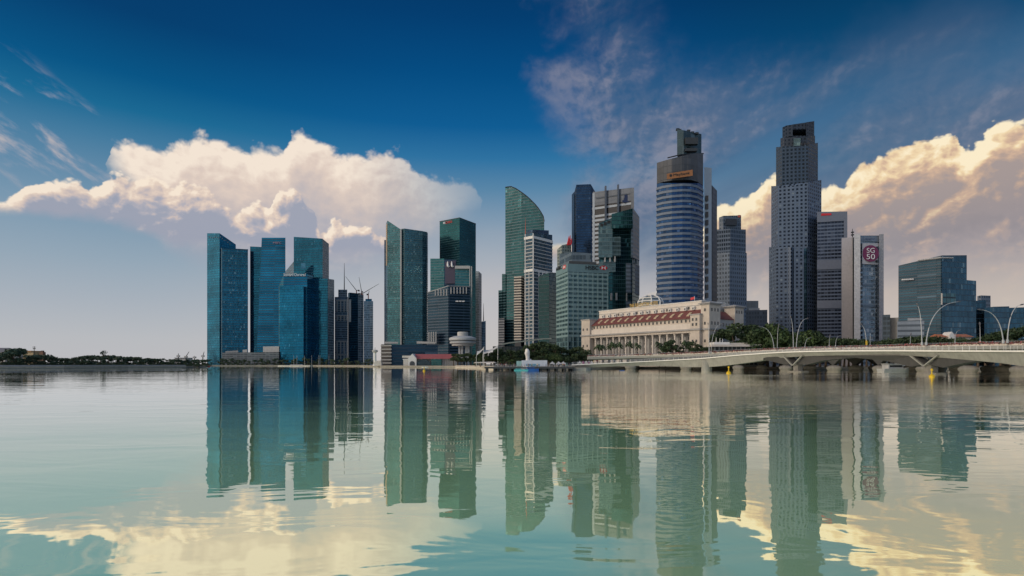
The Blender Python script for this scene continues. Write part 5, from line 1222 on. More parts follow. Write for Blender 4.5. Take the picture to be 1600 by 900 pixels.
def crown_mesh(seed, n, leaf, wide=0.42, low=0.25, mat=leaf_dark, squash=1.0):
    rnd = random.Random(seed); m = MB(); lobes = []
    k = rnd.randint(9, 13)
    for i in range(k):
        a = i / k * 6.28 * 2.4 + rnd.uniform(-.4, .4); rr = wide * rnd.uniform(0.15, 0.78); h = rnd.uniform(low + 0.12, 0.86)
        rr *= 1.0 - 0.5 * max(0, (h - 0.55) / 0.4)
        lobes.append((Vector((rr * math.cos(a), rr * math.sin(a), h)), rnd.uniform(0.10, 0.20) * (1 if squash == 1 else 1.1)))
    lobes.append((Vector((0, 0, 0.82)), 0.16))
    for i in range(n):
        c, r = lobes[rnd.randrange(len(lobes))]
        d = Vector((rnd.gauss(0, 1), rnd.gauss(0, 1), rnd.gauss(0, 1))).normalized() * r * rnd.random() ** 0.35 * (1.25 if rnd.random() < 0.06 else 1)
        d.z *= 0.72 * squash; p = c + d
        a = (d.normalized() * 0.6 + Vector((rnd.gauss(0, 1), rnd.gauss(0, 1), rnd.gauss(0, 1) + 0.5)).normalized()).normalized(); b = a.orthogonal().normalized(); q = rnd.uniform(0, 6.28)
        b = (Matrix.Rotation(q, 3, a) @ b); cc = a.cross(b); s = leaf * rnd.uniform(0.6, 1.3)
        m.face([p - b * s, p - cc * s * 0.55, p + b * s, p + cc * s * 0.55])
    return m.mesh('crown', mat), lobes
def trunk_mesh(seed, lobes, r=0.028, fork=0.32):
    rnd = random.Random(seed); m = MB(); f = Vector((rnd.uniform(-.02, .02), rnd.uniform(-.02, .02), fork))
    m.tube([(0, 0, -0.02), (f.x * .4, f.y * .4, fork * 0.5), f], [r * 1.5, r * 1.05, r * 0.9], 7)
    for c, rr in lobes[::2]:
        mid = f.lerp(c, 0.5) + Vector((0, 0, -0.02)); m.tube([f, mid, c], [r * 0.6, r * 0.4, r * 0.15], 5, caps=False)
    return m.mesh('trunk', bark)
KIND = {}
def make_kind(key, seeds, n, leaf, wide, low, mat, squash=1.0, r=0.028, fork=0.32):
    KIND[key] = []
    for s in seeds:
        c, l = crown_mesh(s, n, leaf, wide, low, mat, squash); KIND[key].append((c, trunk_mesh(s, l, r, fork)))
make_kind('broad', (1, 2, 3, 4), 1300, 0.040, 0.46, 0.22, leaf_dark)
make_kind('green', (11, 12, 13), 1100, 0.042, 0.44, 0.18, leaf_mid)
make_kind('far', (21, 22, 23, 24, 25), 520, 0.072, 0.55, -0.06, leaf_haze)
make_kind('rain', (31, 32), 2600, 0.030, 0.62, 0.30, leaf_dark, 0.85)
make_kind('bush', (41, 42, 43), 420, 0.075, 0.58, -0.05, leaf_dark, 1.2, 0.02, 0.15)
TR = random.Random(77)
def tree(kind, x, y, h, label, group, wide=1.0, name='broadleaf_tree', z=GROUND):
    c, t_ = TR.choice(KIND[kind]); r = thing(name, label, 'bush' if kind == 'bush' else 'tree', (x, y, z), TR.uniform(0, 6.28), group)
    r.scale = (h * wide, h * wide, h); link('crown', c, r); link('trunk', t_, r); return r
# the far left shore: one row of trees, their tops traced from the photograph
tops = [(0, 549), (12, 546), (24, 541), (34, 545), (44, 555), (56, 553), (68, 552), (80, 556), (95, 558), (112, 559), (128, 556), (150, 555), (165, 553), (182, 554), (200, 557), (220, 558), (240, 559), (260, 560), (280, 561), (300, 562), (318, 561), (330, 563)]
G = 'trees along the far left shore'
u = -14
while u < 328:
    v = table(tops, u, 1) + TR.uniform(-1.2, 1.8); Y = 380 + max(0, u) * 0.42 + TR.uniform(8, 26); h = Z(v, Y) - GROUND
    big = v < 550
    if 14 < u < 40: lab = 'one of the tall dark trees massed at the left end of the far shore'
    elif u < 130: lab = 'mid sized rounded tree on the left part of the far shore'
    else: lab = 'small dark rounded tree in the long low row on the far shore'
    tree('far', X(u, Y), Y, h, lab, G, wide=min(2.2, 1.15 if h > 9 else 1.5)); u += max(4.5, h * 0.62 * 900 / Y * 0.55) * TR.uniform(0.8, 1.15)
for u in list(range(-8, 322, 9)):
    Y = 376 + max(0, u) * 0.40 + 6; tree('bush', X(u, Y), Y, TR.uniform(2.0, 3.6), 'low dark bush at the water side of the far left shore', 'bushes along the far left shore', 1.4, 'bush')
# a lone thin-crowned tree standing above the row
Y = 470; r = thing('bare_tree', 'thin crowned tree with a few bare limbs standing above the far shore row', 'tree', (X(161, Y), Y, GROUND)); r.scale = (12.5, 12.5, Z(545.5, Y) - GROUND)
c, l = crown_mesh(61, 90, 0.05, 0.34, 0.62, leaf_haze); link('crown', c, r); link('trunk', trunk_mesh(61, l, 0.02, 0.6), r)
# foot of the blue towers
u = 341
while u < 584:
    Y = 905 if u < 500 else 880 - (u - 500) * 1.2; h = TR.uniform(7.0, 12.0)
    if 548 < u: Y = 850 - (u - 548) * 5.0; h = TR.uniform(5, 9)
    tree('far', X(u, Y), Y + TR.uniform(0, 12), h, 'small dark tree in the row at the foot of the blue glass towers', 'trees at the foot of the blue towers', 1.25); u += TR.uniform(5.5, 8.0)
# promenade woods between the saucer building and the hotel
for u in (708, 715, 722, 729, 736, 743, 750):
    Y = 545; tree('broad', X(u, Y), Y + TR.uniform(-3, 6), TR.uniform(10.5, 13.5), 'dark leafy tree at the foot of the white saucer building', 'trees round the saucer building', 1.15)
spots = [(744, 552, 402, 'b'), (751, 550, 400, 'b'), (759, 549, 398, 'b'), (767, 549, 398, 'b'), (774, 547, 397, 'b'), (782, 543, 396, 'b'), (742, 566, 430, 'g'), (750, 560, 420, 'b'), (758, 556, 410, 'b'), (768, 555, 400, 'b'), (777, 552, 400, 'b'), (786, 548, 395, 'b'), (795, 545, 390, 'b'), (804, 548, 390, 'b'), (813, 545, 392, 'b'), (822, 538, 398, 'b'), (832, 534, 396, 'b'), (841, 532, 395, 'b'), (850, 532, 392, 'b'), (858, 534, 390, 'b'), (866, 537, 388, 'b'), (874, 540, 390, 'b'), (882, 544, 392, 'b'), (890, 545, 394, 'b'), (899, 541, 396, 'b'), (907, 540, 398, 'b'), (914, 545, 385, 'b'),
         (781, 560, 352, 'b'), (791, 558, 350, 'b'), (800, 561, 345, 'g'), (810, 559, 350, 'b'), (838, 559, 345, 'b'), (846, 555, 348, 'b'), (856, 550, 352, 'g'), (864, 552, 350, 'g'), (872, 553, 348, 'g'), (880, 556, 350, 'b'), (888, 556, 352, 'b'), (896, 553, 354, 'b'), (905, 552, 356, 'b'), (913, 552, 358, 'b'), (922, 551, 366, 'b')]
for u, v, Y, k in spots:
    h = Z(v, Y) - GROUND + TR.uniform(-0.3, 0.5)
    lab = 'bright green tree behind the white hoarding right of the statue' if k == 'g' and u > 830 else ('dark leafy tree of the taller rear rank behind the promenade' if Y > 380 else 'dark leafy tree of the front rank on the promenade')
    if k == 'g' and u < 830: lab = 'green leafy tree of the front rank on the promenade'
    tree('green' if k == 'g' else 'broad', X(u, Y), Y, h, lab, 'trees of the promenade', TR.uniform(0.95, 1.2) if h > 8 else 1.3)
# palms before the colonnade
def palm_mesh(seed):
    rnd = random.Random(seed); m = MB()
    for k in range(16):
        a = k / 16 * 6.28 + rnd.uniform(-.2, .2); L = rnd.uniform(0.22, 0.30); rise = rnd.uniform(-0.02, 0.20); d = Vector((math.cos(a), math.sin(a), 0)); sd = Vector((-d.y, d.x, 0)); prev = None
        for i in range(6):
            f = i / 5; p = Vector((0, 0, 0.80)) + d * L * f + Vector((0, 0, rise * math.sin(f * 2.6) - 0.14 * f * f)); w = 0.045 * math.sin(math.pi * min(1, 0.15 + f * 0.82)) + 0.004
            cur = (p - sd * w + Vector((0, 0, -w * .5)), p, p + sd * w + Vector((0, 0, -w * .5)))
            if prev: m.face([prev[0], cur[0], cur[1], prev[1]]); m.face([prev[1], cur[1], cur[2], prev[2]])
            prev = cur
    t_ = MB(); t_.tube([(0, 0, -0.02), (0.01, 0, 0.3), (0.0, 0.01, 0.6), (0, 0, 0.82)], [0.022, 0.015, 0.013, 0.014], 7)
    return m.mesh('crown', leaf_dark), t_.mesh('trunk', bark)
PALM = [palm_mesh(s) for s in (1, 2, 3)]
def palm(u, v, Y, label):
    c, t_ = TR.choice(PALM); h = (Z(v, Y) - GROUND) * 1.05; r = thing('palm_tree', label, 'palm tree', (X(u, Y), Y, GROUND), TR.uniform(0, 6), 'palms in front of the colonnade'); r.scale = (h * 0.72, h * 0.72, h); link('crown', c, r); link('trunk', t_, r)
for i, (u, v) in enumerate([(934, 537), (941, 538), (953, 536), (958, 533), (968, 533.5), (984, 532), (997, 534), (1030, 533), (1040, 536), (1071, 531), (1076, 533)]):
    palm(u, v, 352 - (u - 930) * 0.15, 'slim dark palm standing in front of the hotel colonnade')
for u, v in ((1042, 531), (1048, 529), (1055, 537), (1082, 532), (1090, 536), (1064, 540), (1098, 541), (1104, 541), (1116, 541), (1036, 540)):
    Y = 332 - (u - 1030) * 0.12; h = Z(v, Y) - 6.0
    tree('broad', X(u, Y), Y, h, 'small dark tree among the palms before the right half of the colonnade', 'small trees before the colonnade', 0.9, z=6.0)
# the big spreading tree beside the hotel, and those behind the bridge
for u, v, Y, w, lab in [(1150, 499, 335, 1.30, 'huge dark spreading tree at the right end of the hotel'), (1131, 510, 338, 1.0, 'dark tree tucked against the hotel corner tower'), (1170, 506, 332, 1.0, 'dark tree right beside the huge spreading tree')]:
    tree('rain', X(u, Y), Y, Z(v, Y) - GROUND, lab, 'trees beside the hotel', w)
for u, v, Y, k in [(1188, 512, 322, 'b'), (1199, 503, 320, 'g'), (1210, 500, 318, 'g'), (1220, 506, 318, 'g'), (1229, 513, 316, 'g'), (1240, 516, 314, 'b'), (1252, 514, 312, 'g'), (1262, 512, 310, 'g'), (1272, 513, 308, 'b'), (1281, 520, 306, 'b'), (1290, 524, 304, 'b')]:
    tree('green' if k == 'g' else 'broad', X(u, Y), Y, Z(v, Y) - GROUND, 'leafy green tree behind the bridge at the foot of the tallest tower' if k == 'g' else 'darker tree in the clump at the foot of the tallest tower', 'trees behind the bridge', 1.0)
for u in range(1298, 1520, 7):
    Y = 296 - (u - 1298) * 0.12 + TR.uniform(-3, 5); v = table([(1298, 527), (1320, 526), (1350, 527), (1366, 530), (1380, 529), (1400, 525), (1425, 523), (1450, 523), (1480, 526), (1520, 526)], u, 1) + TR.uniform(-1, 1.5)
    tree('broad', X(u, Y), Y, Z(v, Y) - GROUND, 'low dark tree of the hedge like row behind the bridge', 'trees behind the bridge', 0.95)
for u, v in ((1528, 524), (1540, 520), (1552, 517), (1564, 513), (1577, 510), (1590, 508), (1604, 507), (1620, 506), (1640, 505)):
    Y = 262 - (u - 1528) * 0.1; tree('broad', X(u, Y), Y, Z(v, Y) - GROUND, 'dark tree of the rising clump at the right end of the bridge', 'trees behind the bridge', 0.95)
# ------------------------------------------------------------------ waterfront buildings
canopy_w = plain('canopy_white', (0.55, 0.56, 0.56), 0.6, var=0.08)
red_roof = plain('red_metal_roof', (0.40, 0.12, 0.12), 0.55, var=0.15)
t = thing('pier_house', 'low white pier house with a red roof and a gabled left end', 'building', (X(660, 575), 575, GROUND)); o = Vector(t.location)
def lx(u, Y): return X(u, Y) - o.x
def lz(v, Y): return Z(v, Y) - o.z
Y = 575
m = MB(); m.box(lx(629, Y), lx(713, Y), 4, 22, 0, lz(560.5, Y)); m.build('wall', off_white, t)
m = MB(); z0, z1 = lz(560, Y), lz(553, Y); x0, x1 = lx(646, Y), lx(715, Y); m.face([(x0, 0, z0), (x1 + 1, 0, z0), (x1 - 0.5, 11, z1), (x0, 11, z1)]); m.face([(x0, 22, z0), (x0, 11, z1), (x1 - .5, 11, z1), (x1 + 1, 22, z0)]); m.face([(x1 + 1, 0, z0), (x1 + 1, 22, z0), (x1 - .5, 11, z1)]); m.face([(x0, 0, z0 - .5), (x1 + 1, 0, z0 - .5), (x1 + 1, 0, z0), (x0, 0, z0)])
m.build('roof', red_roof, t)
m = MB(); xa, xb = lx(638, Y), lx(651, Y); xm = lx(644.6, Y); y0, y1 = -1.5, 20
f = [(xa, y0, 0), (xb, y0, 0), (xb, y0, lz(560, Y)), (xm, y0, lz(552.6, Y)), (xa, y0, lz(560, Y))]; m.face(f)
gb = [(x, y1, z) for x, y, z in f]
for i in range(5): j = (i + 1) % 5; m.face([f[j], f[i], gb[i], gb[j]])
m.build('gable', white_paint, t)
m = MB()
for k in range(9): x = lx(630.5 + k * 2.0, Y); m.box(x, x + 0.75, 1.2, 2.2, 0, lz(562, Y))
m.box(lx(629, Y), lx(648, Y), 1.0, 4, lz(562, Y), lz(560.8, Y)); m.build('arcade', white_paint, t)
m = MB(); m.box(lx(627.8, Y), lx(640, Y), 2, 14, lz(559, Y), lz(555.6, Y)); m.build('left_wing', off_white, t)
am = MB(); pts = [(2.6 * math.cos(a), 2.6 * math.sin(a)) for a in [math.pi * i / 10 for i in range(11)]]; am.face([(x, 0, z) for x, z in [(p[0], p[1] + 1.8) for p in pts] + [(-2.6, 0), (2.6, 0)][::1]]); ame = am.mesh('arch_window', win_dark)
link('arch_window', ame, t, (xm, y0 - 0.05, 0.2))
m = MB(); pts = [(lx(651 + k * 2.2, Y), 3.2 + 3.2 * math.sin(math.pi * k / 10)) for k in range(11)]
for a, b in zip(pts, pts[1:]): m.face([(a[0], -0.6, 0), (b[0], -0.6, 0), (b[0], -0.6, b[1]), (a[0], -0.6, a[1])]); m.face([(a[0], -0.6, a[1]), (b[0], -0.6, b[1]), (b[0], 4, b[1]), (a[0], 4, a[1])])
m.build('glazed_bay', facade('bay_glass', (0.06, 0.10, 0.12), (0.12, 0.15, 0.16), 1.6, 1.2, 0.15, 0.15, 0.5, 0.2, 0.3), t)
m = MB(); m.box(lx(674, Y), lx(690, Y), -0.8, 4, 0, lz(561, Y)); m.build('glazed_bay', facade('bay_green', (0.05, 0.22, 0.20), (0.12, 0.22, 0.2), 2, 1.4, 0.15, 0.15, 0.5, 0.2, 0.3), t)
m = MB()
for k in range(7): x = lx(692 + k * 3.4, Y); m.box(x, x + 0.5, 0.2, 0.7, 0, lz(560.4, Y))
m.build('post', pale_conc, t)

t = thing('saucer_tower', 'white round saucer shaped restaurant raised on a thick stem', 'building', (X(723, 600), 600, GROUND)); g = GROUND
zz = lambda v: Z(v, 600) - g
wsau = plain('saucer_white', (0.46, 0.49, 0.51), 0.5, var=0.08)
MB().lathe([(13.2, zz(532.6)), (14.2, zz(531.4)), (14.2, zz(528.6)), (13.2, zz(527.6)), (9.0, zz(525.4)), (5.6, zz(525.2))], 40).build('upper_ring', wsau, t)
MB().lathe([(12.6, zz(535.6)), (12.8, zz(532.4)), ], 40).build('window_band', dark_glass, t)
MB().lathe([(8.5, zz(540.6)), (13.4, zz(536.6)), (13.8, zz(534.6)), (13.0, zz(533.8)), (12.2, zz(533.6))], 40).build('lower_ring', wsau, t)
MB().lathe([(5.6, zz(525.6)), (5.7, zz(520)), (5.4, zz(518.8)), (4.6, zz(518.6))], 28).build('roof_drum', pale_conc, t)
MB().lathe([(11.2, zz(540.4)), (11.4, zz(539.4)), (11.2, zz(538.6)), (7, zz(538.4))], 32).build('terrace_ring', pale_conc, t)
for u_ in (718, 722, 728.5, 732): x = X(u_, 600) - X(723, 600); MB().box(x - 1.0, x + 1.0, -2.5, 2.5, 0, zz(540)).build('stem', wsau, t)
t = thing('control_tower', 'small white control tower on the quay left of the dark podium', 'tower', (X(586, 596), 596, GROUND)); zz = lambda v: Z(v, 596) - g
MB().lathe([(2.4, 0), (1.5, 3), (1.3, zz(551))], 12).build('stem', white_paint, t); MB().lathe([(1.6, zz(551)), (3.0, zz(549.4)), (3.0, zz(547.4)), (1.6, zz(546.6))], 12).build('cabin', pale_conc, t)
MB().tube([(0, 0, zz(547)), (0, 0, zz(542.5))], [0.3, 0.1], 5).build('mast', dark_metal, t)
MB().box(-1, 7, -2, 3, 0, zz(566)).box(1, 6.5, -1.5, 2.5, zz(566), zz(563.5)).build('boathouse', off_white, t)

# low pavilion with a long rising roof in the trees, and white sail canopies
t = thing('pavilion', 'low glazed pavilion under a long gently rising roof among the trees', 'building', (X(810, 405), 405, GROUND)); o = Vector(t.location)
m = MB(); pr = [(784, 537), (795, 535), (815, 532.6), (835, 530.2), (850, 528.4), (862, 528.2)]
for (ua, va), (ub, vb) in zip(pr, pr[1:]):
    a0, b0 = W(ua, va, 402) - o, W(ub, vb, 402) - o; a1, b1 = a0 + Vector((0, 18, 0.6)), b0 + Vector((0, 18, 0.6)); dn = Vector((0, 0, -0.8))
    m.face([a0, b0, b1, a1]); m.face([a0 + dn, b0 + dn, b0, a0]); m.face([a0 + dn, a1 + dn, b1 + dn, b0 + dn])
m.build('roof', plain('roof_green_grey', (0.24, 0.28, 0.25), 0.6), t)
m = MB(); m.box(X(770, 408) - o.x, X(862, 408) - o.x, 4, 14, 0, Z(541, 408) - o.z); m.build('wall', facade('pavilion_glass', (0.05, 0.07, 0.07), (0.18, 0.19, 0.18), 3.5, 2, 0.2, 0.12, 0.3, 0.2, 0.3), t)
def sail(u0, u1, v0, v1, Y, label):
    t = thing('sail_canopy', label, 'canopy', (X((u0 + u1) / 2, Y), Y, GROUND), 0, 'white sail canopies'); o = Vector(t.location); m = MB(); n = 6; gr = []
    for i in range(n + 1):
        row = []
        for j in range(n + 1):
            f, g_ = i / n, j / n; p = W(u0 + (u1 - u0) * f, v0 + (v1 - v0) * (1 - f) * 0.9, Y) - o; p.y += g_ * 9 - 4.5; p.z += -1.2 * math.sin(math.pi * f) * (0.3 + g_ * 0.7) + (g_ - 1) * 3.2 * (1 - 0.4 * f); row.append(p)
        gr.append(row)
    for i in range(n):
        for j in range(n): m.face([gr[i][j], gr[i + 1][j], gr[i + 1][j + 1], gr[i][j + 1]])
    m.build('fabric', canopy_w, t, smooth=True)
    for i, j in ((0, 0), (n, 0), (n, n)): MB().tube([(gr[i][j].x, gr[i][j].y, 0), gr[i][j]], 0.15, 6).build('post', steel, t)
sail(745, 756, 541, 549, 392, 'lower white sail canopy left of the pavilion roof'); sail(755, 778, 539, 547.5, 388, 'upper white sail canopy reaching up towards the pavilion roof')

# jetty with the statue
jet = thing('jetty', 'long dark jetty on posts below the statue and promenade', 'jetty', (X(830, 285), 285, 0)); o = Vector(jet.location)
m = MB(); m.prism([(X(757, 283) - o.x, 283 - o.y), (X(897, 278) - o.x, 278 - o.y), (X(897, 318) - o.x, 322 - o.y), (X(772, 330) - o.x, 337 - o.y)], 1.05, 1.62); m.build('deck', grey_conc, jet)
m = MB(); m.prism([(X(757, 282.6) - o.x, 282.6 - o.y), (X(897, 277.6) - o.x, 277.6 - o.y), (X(897, 278.3) - o.x, 278.3 - o.y), (X(757, 283.3) - o.x, 283.3 - o.y)], 0.85, 1.7); m.build('edge_beam', dark_metal, jet)
pst = MB().box(-0.45, 0.45, -0.45, 0.45, -1.5, 1.06).mesh('post', dark_metal)
for k in range(12):
    u_ = 760 + k * 12.2
    for dy in (0.9, 14): p = Vector((X(u_, 283), 283 + dy - k * 0.4)); link('post', pst, jet, (p.x - o.x, p.y - o.y, 0))
m = MB()
A, B = Vector((X(757, 283), 283.4, 1.62)), Vector((X(897, 278), 278.4, 1.62))
for h in (0.5, 1.0): m.tube([A - o + Vector((0, 0, h)), B - o + Vector((0, 0, h))], 0.04, 4)
for k in range(34): p = A.lerp(B, k / 33) - o; m.tube([p, p + Vector((0, 0, 1.0))], 0.05, 4, caps=False)
m.build('railing', steel, jet)
# statue (a plain upright beast figure on a curling base)
t = thing('statue', 'tall white stone statue standing on the jetty edge', 'statue', (X(824, 303), 303, 1.62)); st = plain('statue_white', (0.74, 0.72, 0.68), 0.6, var=0.1, scale=1.0)
H_ = Z(544.5, 303) - 1.62
def statue_body():
    me = bpy.data.meshes.new('body'); V = [(0, 0, 1.6), (0.15, 0, 2.6), (0.2, 0, 3.8), (0.05, 0, 5.0), (-0.1, 0, 6.2), (-0.25, -0.1, 7.3), (-0.9, -0.3, 7.2), (0.8, 0.2, 2.2), (1.5, 0.3, 2.7), (1.5, 0.2, 3.5)]
    E = [(0, 1), (1, 2), (2, 3), (3, 4), (4, 5), (5, 6), (0, 7), (7, 8), (8, 9)]; Rr = [1.15, 1.05, 0.95, 1.1, 1.5, 1.3, 0.65, 0.7, 0.55, 0.4]
    me.from_pydata(V, E, []); ob = bpy.data.objects.new('tmp_body', me); COL.objects.link(ob)
    md = ob.modifiers.new('skin', 'SKIN'); ob.modifiers.new('sub', 'SUBSURF').levels = 2
    for i, r in enumerate(Rr): me.skin_vertices[0].data[i].radius = (r, r * 0.9)
    me.skin_vertices[0].data[0].use_root = True
    bpy.context.view_layer.update(); out = bpy.data.meshes.new_from_object(ob.evaluated_get(bpy.context.evaluated_depsgraph_get())); bpy.data.objects.remove(ob)
    k = H_ / max(v.co.z for v in out.vertices); out.transform(Matrix.Scale(k, 4)); out.materials.clear(); out.materials.append(st); out.name = 'body'; return out
link('body', statue_body(), t); MB().lathe([(2.2, 0), (2.1, 0.5), (1.7, 0.9), (1.5, 1.9), (0.8, 2.2)], 16).build('plinth', st, t)
hb = plain('hoarding_blue_white', (0.62, 0.68, 0.74), 0.5, var=0.12)
t = thing('hoarding', 'long white event hoarding on the jetty in front of the statue', 'hoarding', (X(832, 290), 290, 1.62)); o = Vector(t.location)
m = MB(); m.box(X(815, 290) - o.x, X(855, 290) - o.x, -0.2, 0.2, 0.3, Z(563, 290) - o.z); m.build('panel', hb, t)
m = MB(); m.box(X(822, 290) - o.x, X(843, 290) - o.x, -0.32, -0.21, 0.35, 1.5); m.build('lower_panel', plain('hoarding_blue', (0.10, 0.30, 0.45), 0.5), t)
m = MB(); m.box(X(807, 291) - o.x, X(815, 291) - o.x, 0.6, 0.9, 0.3, Z(564, 290) - o.z); m.build('side_panel', plain('hoarding_mint', (0.30, 0.52, 0.50), 0.5), t)
for k in range(5): x = X(816 + k * 9.4, 290) - o.x; MB().tube([(x, 0.4, 0), (x, 0.4, 3)], 0.08, 6).build('post', steel, t)

def boat(u, Y, L, hull_c, cabin_c, label, rz=0.0, cabin=True, group=None, z=0.0):
    t = thing('boat', label, 'boat', (X(u, Y), Y, z), rz, group); m = MB(); n = 10; prev = None; w = L * 0.16; d = L * 0.10
    for i in range(n + 1):
        f = i / n; x = (f - 0.5) * L; b = w * (1 - max(0, (f - 0.55) / 0.45) ** 2.2) * (0.85 + 0.15 * min(1, f * 4)) + 0.02; sh = d * (1 + 0.5 * max(0, f - 0.5) ** 1.5 * 2)
        cur = [(x, -b, sh), (x, -b * 0.75, -0.25), (x, b * 0.75, -0.25), (x, b, sh), (x, 0, sh + 0.02)]
        if prev:
            for k in range(5): l = (k + 1) % 5; m.face([prev[k], prev[l], cur[l], cur[k]] if k < 3 else [prev[k], prev[l], cur[l], cur[k]])
        else: m.face(cur)
        prev = cur
    m.face(list(reversed(prev))); m.build('hull', hull_c, t)
    if cabin:
        MB().prism([(-L * .33, -w * .7), (L * .18, -w * .7), (L * .18, w * .7), (-L * .33, w * .7)], d, [d * 2.2] * 4).build('cabin', cabin_c, t)
        MB().box(-L * .36, L * .22, -w * .8, w * .8, d * 2.25, d * 2.45).build('cabin_roof', cabin_c, t)
        MB().box(-L * .30, L * .15, -w * .71 - .03, w * .71 + .03, d * 1.45, d * 2.0).build('cabin_window', dark_glass, t)
    return t
cyan = plain('boat_cyan', (0.10, 0.50, 0.55), 0.4); cob = plain('boat_cobalt', (0.02, 0.12, 0.42), 0.4); drk = plain('boat_dark', (0.05, 0.05, 0.05), 0.5); rdb = plain('boat_red', (0.38, 0.07, 0.05), 0.5)
boat(811, 273, 4.6, cyan, cyan, 'small turquoise boat moored under the jetty edge, left of two', 0.05)
boat(820.5, 272.5, 5.0, cyan, canopy_w, 'pale turquoise boat with a white cabin moored under the jetty', 0.0)
boat(830.5, 273, 7.0, cob, cob, 'cobalt blue boat moored under the jetty, rightmost of the moored boats', 0.03)
boat(322, 640, 9.0, rdb, rdb, 'small red boat on the open water left of the blue towers', 0.1)
boat(287.5, 430, 2.6, drk, drk, 'tiny dark boat off the far shore, left of the red boat', 0.3, False)
boat(309, 450, 2.8, drk, drk, 'tiny dark boat close to the red boat', -0.2, False)
boat(1398, 215, 13, pale_conc, pale_conc, 'white river boat lying under the bridge between the piers', 0.25)
boat(972, 262, 2.2, cob, cob, 'small blue float on the water before the hotel', 0.0, False)
boat(664, 545, 6.0, white_paint, white_paint, 'white boat moored in front of the red roofed pier house', 0.02)
yel = plain('buoy_yellow', (0.70, 0.47, 0.02), 0.45, var=0.1)
for u_, Y, s, lab in ((1138.6, 186, 1.15, 'yellow marker buoy left of the footbridge pier'), (1456, 136, 0.95, 'yellow marker buoy beside the right V shaped pier'), (662.7, 250, 0.9, 'yellow marker buoy alone on the open water before the pier house')):
    t = thing('marker_buoy', lab, 'buoy', (X(u_, Y), Y, 0)); t.scale = (s, s, s)
    MB().lathe([(0.25, -0.3), (0.62, -0.1), (0.66, 0.25), (0.45, 0.5), (0.14, 0.7), (0.12, 1.5)], 14).build('float', yel, t); MB().lathe([(0.02, 1.4), (0.28, 1.55), (0.28, 1.9), (0.02, 2.1)], 8).build('topmark', yel, t)

# tents, parasols, booths along the promenade
def tent(u, Y, w, h, mat, label, z=1.62, group='tents on the promenade', name='tent'):
    t = thing(name, label, 'tent', (X(u, Y), Y, z), 0, group); m = MB(); r = [(-w / 2, -w / 2), (w / 2, -w / 2), (w / 2, w / 2), (-w / 2, w / 2)]; e = h * 0.62
    for i in range(4):
        j = (i + 1) % 4; mid = [(r[i][0] * .4, r[i][1] * .4, e + (h - e) * .45), (r[j][0] * .4, r[j][1] * .4, e + (h - e) * .45)]
        m.face([(*r[i], e), (*r[j], e), mid[1], mid[0]]); m.face([mid[0], mid[1], (0, 0, h)]); m.face([(*r[i], e - .35), (*r[j], e - .35), (*r[j], e), (*r[i], e)])
    m.build('roof', mat, t)
    for x, y in r: MB().tube([(x * .96, y * .96, 0), (x * .96, y * .96, e)], 0.06, 6).build('post', steel, t)
mag = plain('tent_magenta', (0.36, 0.04, 0.20), 0.6); wt = canopy_w
for k, (u_, mt, lab) in enumerate(((906, wt, 'white booth tent at the left end of the magenta row'), (911, mag, 'magenta booth tent, left of two beside the white tents'), (915.5, wt, 'white booth tent between the magenta booths'), (920, mag, 'magenta booth tent, right of two beside the white tents'), (924, wt, 'white booth tent at the hotel end of the magenta row'))):
    tent(u_, 312 + k, 1.7, 3.4, mt, lab, 1.5)
for k, (u_, mt, lab) in enumerate(((863, wt, 'white tent right of the long hoarding, left of three'), (873, wt, 'white tent right of the long hoarding, middle of three'), (880, wt, 'white tent right of the long hoarding, right of three'))): tent(u_, 305, 2.6, 2.9, mt, lab)
def parasol(u, Y, label, mat):
    t = thing('parasol', label, 'parasol', (X(u, Y), Y, GROUND), 0, 'parasols by the stepped quay'); MB().tube([(0, 0, 0), (0, 0, 2.6)], 0.05, 6).build('pole', steel, t); MB().lathe([(2.0, 2.2), (1.9, 2.3), (0.9, 2.8), (0.05, 3.1)], 8).build('canopy', mat, t)
PR = random.Random(12)
for k in range(9): parasol(744 + k * 3.4, 395 - k * 5.5, ('pale parasol on the stepped quay left of the jetty' if k % 2 else 'cream parasol on the stepped quay left of the jetty'), wt if k % 2 else cream_b)
t = thing('quay_steps', 'pale stone steps down to the water left of the jetty', 'steps', (X(752, 410), 410, 0)); o = Vector(t.location); m = MB()
for k in range(4):
    pts = [(X(u_, Y_) - o.x, Y_ - o.y - 4 + k * 1.2) for u_, Y_ in ((712, 520), (743, 478), (757, 392), (772, 334))] ; bk = [(x + 2, y + 6) for x, y in reversed(pts)]
    m.prism(pts + bk, -1.0, 0.5 + k * 0.45)
m.build('flight', plain('step_stone', (0.46, 0.42, 0.36), 0.85, var=0.3, scale=0.5), t)

